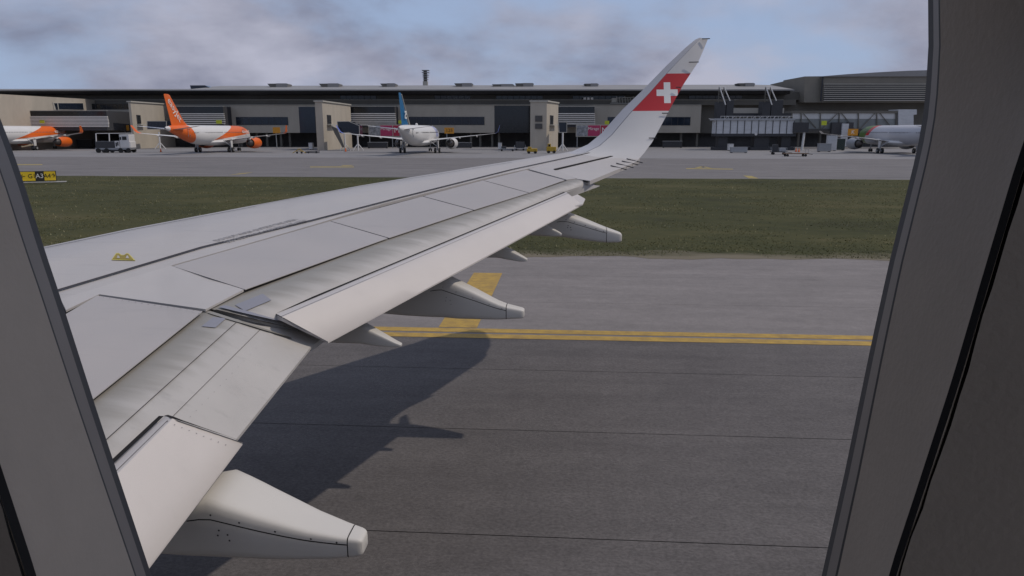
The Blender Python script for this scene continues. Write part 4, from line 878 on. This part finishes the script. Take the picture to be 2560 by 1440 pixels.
# escape rope hook marking: two arches
def hook(pts,name,m,dz): wb(plate(pts,dz,.004),name,m)
hk=[(282,646.5),(291,634),(297,633.6),(303,638.5),(310,638),(316,634),(320,634.5),(333,648.5)]
hook([(279,649),(290,632.5),(297,632.2),(304,637),(311,637),(316,632.7),(321,633),(338,650.5)],'hook_marking_edge',M.hookedge,.010)
hook(hk,'hook_marking',M.hook,.014)
hook([(292,644.5),(294.6,637.6),(299,642),(299.5,644.6)],'hook_hole',M.wing,.018); hook([(314,645),(317,638.6),(320,639.2),(322.4,645)],'hook_hole',M.wing,.018)
# winglet -------------------------------------------------------
LEp=[(1405,383,15.55),(1431,378,15.85),(1470,361,16.0),(1503,334,16.08),(1530,303,16.14),(1557,273,16.2),(1609,223,16.3),(1665,165,16.4),(1715,118,16.5),(1738,99,16.57),(1748,94.5,16.6)]
TEp=[(1580,405,14.25),(1594,401,14.45),(1610,383,14.85),(1630,356,15.25),(1643,332,15.5),(1655,310,15.7),(1676,270,15.95),(1708,212,16.2),(1745,156,16.4),(1760,122,16.52),(1770,97,16.6)]
b=MB(); rows=[]; n=14; uvs=[]
inner=[]
for k,(l,t) in enumerate(zip(LEp,TEp)):
    l3=atY(*l); t3=atY(*t)
    nxt=min(k+1,len(LEp)-1); prv=max(k-1,0)
    along=(atY(*LEp[nxt])+atY(*TEp[nxt])-atY(*LEp[prv])-atY(*TEp[prv])).normalized()
    ch=(t3-l3); nrm=ch.cross(along).normalized()
    if nrm.dot(Vector((0,-1,0.3)))<0: nrm=-nrm
    th=.055*ch.length*.9; row=[]
    for i in range(n+1):
        q=i/n; h=(1.48*math.sqrt(q)-.63*q-1.76*q*q+1.42*q**3-.51*q**4); row.append(l3+ch*q+nrm*(h*th*(.35 if k<3 else .55))); uvs.append((q,k/10))
    for i in range(n-1,0,-1):
        q=i/n; h=(1.48*math.sqrt(q)-.63*q-1.76*q*q+1.42*q**3-.51*q**4); row.append(l3+ch*q-nrm*(h*th*(1.0+(.8 if k<4 else 0)))); uvs.append((q,k/10))
    rows.append(row)
b.loft(rows); b.uv=uvs
def wlmat():
    m,nt,N,L,bs=nodes('winglet_paint'); bs.inputs['Roughness'].default_value=.42
    tc=N.new('ShaderNodeTexCoord'); sp=N.new('ShaderNodeSeparateXYZ'); L.new(tc.outputs['Object'],sp.inputs[0]); uv=N.new('ShaderNodeSeparateXYZ'); L.new(tc.outputs['UV'],uv.inputs[0])
    def mm(op,a,c,cc=None):
        nn=N.new('ShaderNodeMath'); nn.operation=op
        for i,v in enumerate((a,c,cc)):
            if v is None: continue
            if hasattr(v,'is_linked'): L.new(v,nn.inputs[i])
            else: nn.inputs[i].default_value=v
        return nn.outputs[0]
    def mix(f,a,c):
        nn=N.new('ShaderNodeMix'); nn.data_type='RGBA'; L.new(f,nn.inputs[0])
        for k,v in (('A',a),('B',c)):
            if hasattr(v,'is_linked'): L.new(v,nn.inputs[k])
            else: nn.inputs[k].default_value=(*v,1)
        return nn.outputs['Result']
    x,z,u=sp.outputs[0],sp.outputs[2],uv.outputs[0]
    lo=atY(1640,277.5,16.05).z; hi=atY(1700,183.5,16.3).z; c0=atY(1667,232,16.2)
    no=N.new('ShaderNodeTexNoise'); no.inputs['Scale'].default_value=2; r=N.new('ShaderNodeValToRGB'); L.new(tc.outputs['Object'],no.inputs['Vector']); L.new(no.outputs[0],r.inputs[0])
    r.color_ramp.elements[0].color=(.50,.485,.465,1); r.color_ramp.elements[1].color=(.55,.535,.515,1)
    body=mm('GREATER_THAN',u,.225); band=mm('MULTIPLY',mm('GREATER_THAN',z,lo),mm('LESS_THAN',z,hi))
    col=mix(body,(.42,.42,.44),r.outputs[0])
    col=mix(mm('MULTIPLY',mm('GREATER_THAN',u,.215),mm('LESS_THAN',u,.23)),col,(.12,.12,.13))
    col=mix(mm('MULTIPLY',body,band),col,(.42,.018,.022))
    dx=mm('ABSOLUTE',mm('SUBTRACT',x,c0.x),0); dzz=mm('ABSOLUTE',mm('SUBTRACT',z,c0.z),0)
    s=16.2/F*1.0
    h=mm('MULTIPLY',mm('LESS_THAN',dx,24.5*s),mm('LESS_THAN',dzz,7.6*s)); v=mm('MULTIPLY',mm('LESS_THAN',dx,7.6*s),mm('LESS_THAN',dzz,24.5*s))
    col=mix(mm('MAXIMUM',h,v),col,(.66,.65,.62)); L.new(col,bs.inputs['Base Color']); return m
wb(b,'winglet',wlmat(),smooth=True)
# static wicks
def wick(p,q,y,r=.010):
    b=MB(); b.bar(atY(p[0],p[1],y),atY(q[0],q[1],y-.03),r,6); wb(b,'static_wick',M.darkmetal)
for p,q,y in [((1755,97),(1775,96.6),16.55),((1722,155.5),(1747,155),16.33),((1690,218),(1703,218.2),16.12),((1655,283),(1670,283),15.84),((1622,345),(1642,345),15.36)]: wick(p,q,y)
for p,q in [((1527,414),(1566,424)),((1541,408),(1583,419)),((1555,402.5),(1595,412)),((1567,397),(1606,407))]:
    b=MB(); b.bar(P(p[0],p[1],.01),P(q[0],q[1],-.02),.010,6); wb(b,'static_wick',M.darkmetal)
# flap track fairings ------------------------------------------
def fairing(top,bot,em,ef,tailfar,dz,cap=None,ncs=20,ex=.19,fwd=1.4,tipr=.25):
    yn=P(*em,dz).y; yf=P(*ef,dz).y
    T_=[atY(x,y,yn) for x,y in top]; B_=[atY(x,y,yn) for x,y in bot]
    # extend forward under the flap
    def f(pts,x):
        xs=[p.x for p in pts]; zs=[p.z for p in pts]
        if x<xs[0]:
            s=(zs[1]-zs[0])/(xs[1]-xs[0]); return zs[0]+s*(x-xs[0])
        return float(np.interp(x,xs,zs))
    x1=(T_[-1].x+B_[-1].x)/2; x0=T_[0].x-fwd; L_=x1-x0; yt=yn+tailfar
    sec=[]; N_=26
    for i in range(N_+1):
        t=i/N_; t=1-(1-t)**1.5; x=x0+L_*t; zt=f(T_,x); zb=f(B_,x)
        if x<T_[0].x: zt=min(zt,f(T_,T_[0].x)-.16*min(1,(T_[0].x-x)/.5)); k=(T_[0].x-x)/fwd; zb=f(B_,T_[0].x)+(zt-f(B_,T_[0].x))*k**2*.75
        ww=(yf-yn) if x<T_[0].x else (yf-yn)+(yt-yf)*((x-T_[0].x)/(x1-T_[0].x))**1.25
        sec.append((x,yn,yn+ww,zb,zt))
    def ring(x,ya,yb,zb,zt,sc=1):
        cy=(ya+yb)/2; cz=(zb+zt)/2; a=(yb-ya)/2*sc; c=(zt-zb)/2*sc; out=[]
        for j in range(ncs):
            th=2*math.pi*j/ncs+math.pi/ncs; ct,st=math.cos(th),math.sin(th)
            out.append(Vector((x,cy+a*math.copysign(abs(ct)**(ex*1.6),ct),cz+c*math.copysign(abs(st)**(ex*1.6),st))))
        return out
    capx=x1-(cap or 0)
    mainr=[ring(*s) for s in sec if (not cap) or s[0]<=capx]
    def at(x):
        xs=[s[0] for s in sec]; return (x,)+tuple(float(np.interp(x,xs,[s[j] for s in sec])) for j in (1,2,3,4))
    rnd=(sec[-1][2]-sec[-1][1])*tipr
    if cap: mainr.append(ring(*at(capx-.002)))
    tail=[at(x) for x in ([capx+.006] if cap else [])]
    tr=[]
    for x,ss in ((x1-rnd,1),(x1-rnd*.5,.955),(x1-rnd*.15,.86),(x1,.68)):
        if cap and x<capx+.01: continue
        tr.append(ring(*at(x)[:5],ss))
    b=MB()
    if cap:
        b.loft(mainr); fo=wb(b,'flap_track_fairing',M.fairing,smooth=True)
        q=MB(); q.loft([ring(*tail[0])]+tr); q.build('tail_cap',M.fairing,parent=fo,frame='world',smooth=True)
        q=MB(); q.loft([ring(*at(capx-.004),.985),ring(*at(capx+.008),.985)]); q.build('cap_seam',M.black,parent=fo,frame='world')
        # lower joint line along the near side
        q=MB(); xs=np.linspace(T_[0].x-.1,capx,14); vs=[]
        for x in xs:
            s=at(float(x)); zz=s[3]+(s[4]-s[3])*.70; vs+= [(x,s[1]-.0025+.002,zz-.0035),(x,s[1]-.0025+.002,zz+.0035)]
        q.add(vs,[(2*i,2*i+2,2*i+3,2*i+1) for i in range(13)]); q.build('joint_line',M.black,parent=fo,frame='world')
        q=MB()
        for x,fr in [(.05,.8),(.25,.8),(.5,.8),(.75,.8),(.93,.8),(.10,.55),(.16,.5),(.09,.46),(.17,.40)]:
            X_=T_[0].x+(capx-T_[0].x)*x; s=at(X_); zz=s[3]+(s[4]-s[3])*(fr if fr<.7 else .78); r_=.0042*max(1,(yf-yn)/.3)
            q.add([(X_+math.cos(k*math.pi/3)*r_,s[1]-.002,zz+math.sin(k*math.pi/3)*r_) for k in range(6)],[(0,1,2,3,4,5)])
        q.build('fasteners',M.line,parent=fo,frame='world',kind='stuff')
    else:
        rr=[ring(*s) for s in sec if s[0]<x1-rnd-.01]+tr; b.loft(rr); wb(b,'flap_track_fairing',M.fairing,smooth=True)
FR=[]
fairing([(505,1248),(640,1293),(760,1328),(850,1345),(906,1352)],[(400,1395),(520,1404),(700,1408),(835,1402),(906,1394)],(505,1248),(592,1146),.13,-.42,cap=.085,fwd=1.3)
fairing([(898,812),(950,838),(990,858),(1002,862)],[(870,856),(930,866),(975,869),(1002,868)],(898,812),(925,797),.07,-.39,fwd=1.0,tipr=.6)
fairing([(1098,691),(1180,728),(1240,758),(1280,772),(1311,776)],[(955,779),(1050,793),(1150,800),(1240,801),(1309,797)],(1098,691),(1152,672),.14,-.31,cap=.19,fwd=1.6)
fairing([(1246,612),(1280,628),(1308,643),(1318,648)],[(1212,638),(1260,649),(1300,655),(1318,654)],(1246,612),(1263,602),.09,-.28,fwd=1.0,tipr=.6)
fairing([(1343,555),(1370,567),(1395,579),(1404,584)],[(1312,584),(1350,589),(1388,592),(1404,590)],(1343,555),(1362,549),.09,-.25,fwd=1.0,tipr=.6)
fairing([(1410,533),(1460,551),(1510,570),(1540,580),(1556,585)],[(1368,585),(1420,597),(1480,605),(1530,609),(1554,606)],(1410,533),(1436,516),.18,-.23,cap=.22,fwd=1.4)
# ================================================================ window surround inside the cabin
C=thing('cabin_window','grey beige cabin window surround framing the view of the wing','window surround',(0,.26,EYE-.1))
def loop(lp,rp,y,ext_top=-420,ext_bot=1900,n=40):
    """closed rounded outline through measured left and right edges, in the plane at lateral distance y"""
    def fx(pts,yy):
        return float(np.interp(yy,[p[1] for p in pts],[p[0] for p in pts]))
    out=[]; ys=np.linspace(ext_top,ext_bot,n)
    L_=[]; R_=[]
    for yy in ys:
        l=fx(lp,yy); r=fx(rp,yy); c=(l+r)/2; hw=(r-l)/2; h=ext_bot-ext_top
        t=(yy-ext_top)/h; q=1.0
        tt=.16; bb=.14
        if t<tt: q=math.sqrt(max(0,1-((tt-t)/tt)**2.4))
        if t>1-bb: q=math.sqrt(max(0,1-((t-(1-bb))/bb)**2.4))
        L_.append((c-hw*q,yy)); R_.append((c+hw*q,yy))
    for p in L_+R_[::-1]: out.append(atY(p[0],p[1],y))
    return out
la=[(-60,-420),(-40,0),(0,338),(60,450),(110,618),(146,725),(235,1005),(286,1160),(372,1418),(500,1800),(533,1900)]
la=[(-95,-420),(-70,0),(-22,240),(18,340),(58,452),(110,620),(146,727),(235,1005),(286,1160),(372,1418),(500,1800),(533,1900)]
ra=[(2320,-420),(2320,0),(2321,120),(2314,230),(2304,320),(2282,420),(2252,540),(2222,660),(2178,860),(2112,1180),(2054,1440),(1990,1720),(1950,1900)]
sh=lambda pts,d,d2=None:[(x+(d if d2 is None else d+(d2-d)*(min(max(y,0),1440)/1440)),y) for x,y in pts]
LA=loop(la,ra,.26); L1=loop(sh(la,-17,-14),sh(ra,13,12),.252); L2=loop(sh(la,-50,-38),sh(ra,26,34),.240); L2b=loop(sh(la,-54,-42),sh(ra,30,40),.2385)
lc=[(-330,-420),(-300,0),(-260,300),(-190,620),(-80,1000),(0,1240),(66,1440),(200,1900)]
rc=[(2760,-420),(2740,0),(2600,300),(2556,430),(2478,690),(2398,960),(2300,1260),(2240,1440),(2120,1900)]
L3=loop(lc,rc,.185,-600,2100); 
M.seal=mat('dark_window_seal',(.06,.058,.058),.7); M.ringg=mat('grey_window_ring',(.25,.22,.195),.55,var=.05,scale=30); 
M.reveal=mat('grained_beige_plastic',(.44,.375,.305),.6,var=.05,scale=40,bump=.25,bscale=500); M.lining=mat('grained_cabin_lining',(.27,.235,.20),.65,var=.05,scale=30,bump=.25,bscale=480)
def band(a,c,name,m,**k):
    b=MB(); b.loft([a,c],cap=False); return b.build(name,m,root=C,frame='world',smooth=True,**k)
def mid_loops(a,c,f=(0,.33,.66,1),bul=.0):
    out=[]
    for t in f: out.append([p+(q-p)*t+Vector((0,-math.sin(t*math.pi)*bul,0)) for p,q in zip(a,c)])
    return out
band(LA,L1,'window_seal',M.seal); band(L1,L2,'inner_ring',M.ringg)
b=MB(); b.loft([[Vector((p.x+(q.x-p.x)*(1-math.cos(t*math.pi/2))**.85,p.y+(q.y-p.y)*math.sin(t*math.pi/2),p.z+(q.z-p.z)*(1-math.cos(t*math.pi/2))**.85)) for p,q in zip(L2b,L3)] for t in (0,.05,.15,.3,.45,.6,.75,.9,1)],cap=False); b.build('window_reveal',M.reveal,root=C,frame='world',smooth=True)
band(L2,L2b,'ring_joint',M.seal)
# ragged gap, then the sidewall lining
L4=[p+Vector(((1 if p.x>0 else -1)*(.0007+.0011*noise.noise((p.z*60,p.x,1))),-.0005,0)) for p in L3]
L4b=[p+Vector((0,.0035,0)) for p in L4]; L3b=[p+Vector((0,.0035,0)) for p in L3]
band(L3,L3b,'lining_gap',M.black); band(L3b,L4b,'lining_gap',M.black); band(L4b,L4,'lining_gap',M.black)
cx=sum(p.x for p in L4)/len(L4); cz=sum(p.z for p in L4)/len(L4)
L5=[Vector((cx+(p.x-cx)*2.6,.165,cz+(p.z-cz)*1.9)) for p in L4]; L5[0:0]=[]
b=MB(); b.loft(mid_loops(L4,L5,(0,.02,.1,1)),cap=False); b.build('sidewall_lining',M.lining,root=C,frame='world',smooth=True)
# outer fuselage skin round the window so that on this side outside light only comes in through the pane
b=MB(); LO=loop(sh(la,-22),sh(ra,20),.285,-470,1950); LX=[Vector((max(-.9,min(.9,cx+(p.x-cx)*6)),.285,max(EYE-.8,min(EYE+.8,cz+(p.z-cz)*5)))) for p in LO]
b.loft([LA,LO,LX],cap=False); b.build('fuselage_skin',M.white,root=A,frame='world')
# the fuselage's round flank: it screens the wing root from the far half of the sky
b=MB(); nx=44; na=40; xs=[-17+33*i/nx for i in range(nx+1)]; ang=[2*math.pi*j/na for j in range(na)]
vs=[(x,-1.49+1.975*math.cos(a_),3.75+1.975*math.sin(a_)) for x in xs for a_ in ang]; fs=[]
for i in range(nx):
    for j in range(na):
        k=(j+1)%na; q=[i*na+j,i*na+k,(i+1)*na+k,(i+1)*na+j]; c=sum((Vector(vs[t]) for t in q),Vector())/4
        if abs(c.x)<1.25 and c.y>-.4 and 3.6<c.z<5.5: continue
        if .1<c.x<7 and c.z>4.0 and c.y<.25: continue  # unseen aft roof left open so sky light reaches the left window reveal
        fs.append(q)
b.add(vs,fs); b.build('fuselage',M.white,root=A,frame='world',smooth=True)
# cabin shell behind the camera, aft part left open to light the reveal
M.cabin=mat('cabin_fabric_and_panels',(.035,.035,.037),.8)
b=MB(); x0,x1,z0,z1=-.85,.85,EYE-.75,EYE+.75
b.add([(x0,.28,z1),(x1,.28,z1),(x1,-1.6,z1),(x0,-1.6,z1),(x0,.28,z0),(x1,.28,z0),(x1,-1.6,z0),(x0,-1.6,z0),(.12,.28,z1),(.12,-1.6,z1),(x1,.28,EYE+.15),(x1,-1.6,EYE+.15),(.12,.28,z0),(.12,-1.6,z0)],[(0,8,9,3),(4,7,13,12),(0,3,7,4),(3,2,6,7)])
b.build('cabin_interior',M.cabin,root=A,frame='world')
# window pane
def panem():
    m=bpy.data.materials.new('window_pane'); m.use_nodes=True; N=m.node_tree.nodes; L=m.node_tree.links; N.clear()
    o=N.new('ShaderNodeOutputMaterial'); t=N.new('ShaderNodeBsdfTransparent'); t.inputs[0].default_value=(.98,.98,.98,1); g=N.new('ShaderNodeBsdfGlossy'); g.inputs['Roughness'].default_value=.02
    f=N.new('ShaderNodeFresnel'); f.inputs[0].default_value=1.25; x=N.new('ShaderNodeMixShader'); L.new(f.outputs[0],x.inputs[0]); L.new(t.outputs[0],x.inputs[1]); L.new(g.outputs[0],x.inputs[2])
    d=N.new('ShaderNodeBsdfDiffuse'); d.inputs[0].default_value=(.5,.5,.5,1); tc=N.new('ShaderNodeTexCoord'); n=N.new('ShaderNodeTexNoise'); n.inputs['Scale'].default_value=38; n.inputs['Detail'].default_value=6; L.new(tc.outputs['Object'],n.inputs['Vector'])
    r=N.new('ShaderNodeMapRange'); r.inputs[1].default_value=.55; r.inputs[2].default_value=.85; r.inputs[3].default_value=0; r.inputs[4].default_value=.10; L.new(n.outputs[0],r.inputs[0])
    y=N.new('ShaderNodeMixShader'); L.new(r.outputs[0],y.inputs[0]); L.new(x.outputs[0],y.inputs[1]); L.new(d.outputs[0],y.inputs[2]); L.new(y.outputs[0],o.inputs[0]); return m
b=MB(); ctr=sum(LA,Vector())/len(LA); n=len(LA); b.add(LA,[tuple(range(n))]); pn=b.build('window_pane',panem(),root=C,frame='world',normals=False)
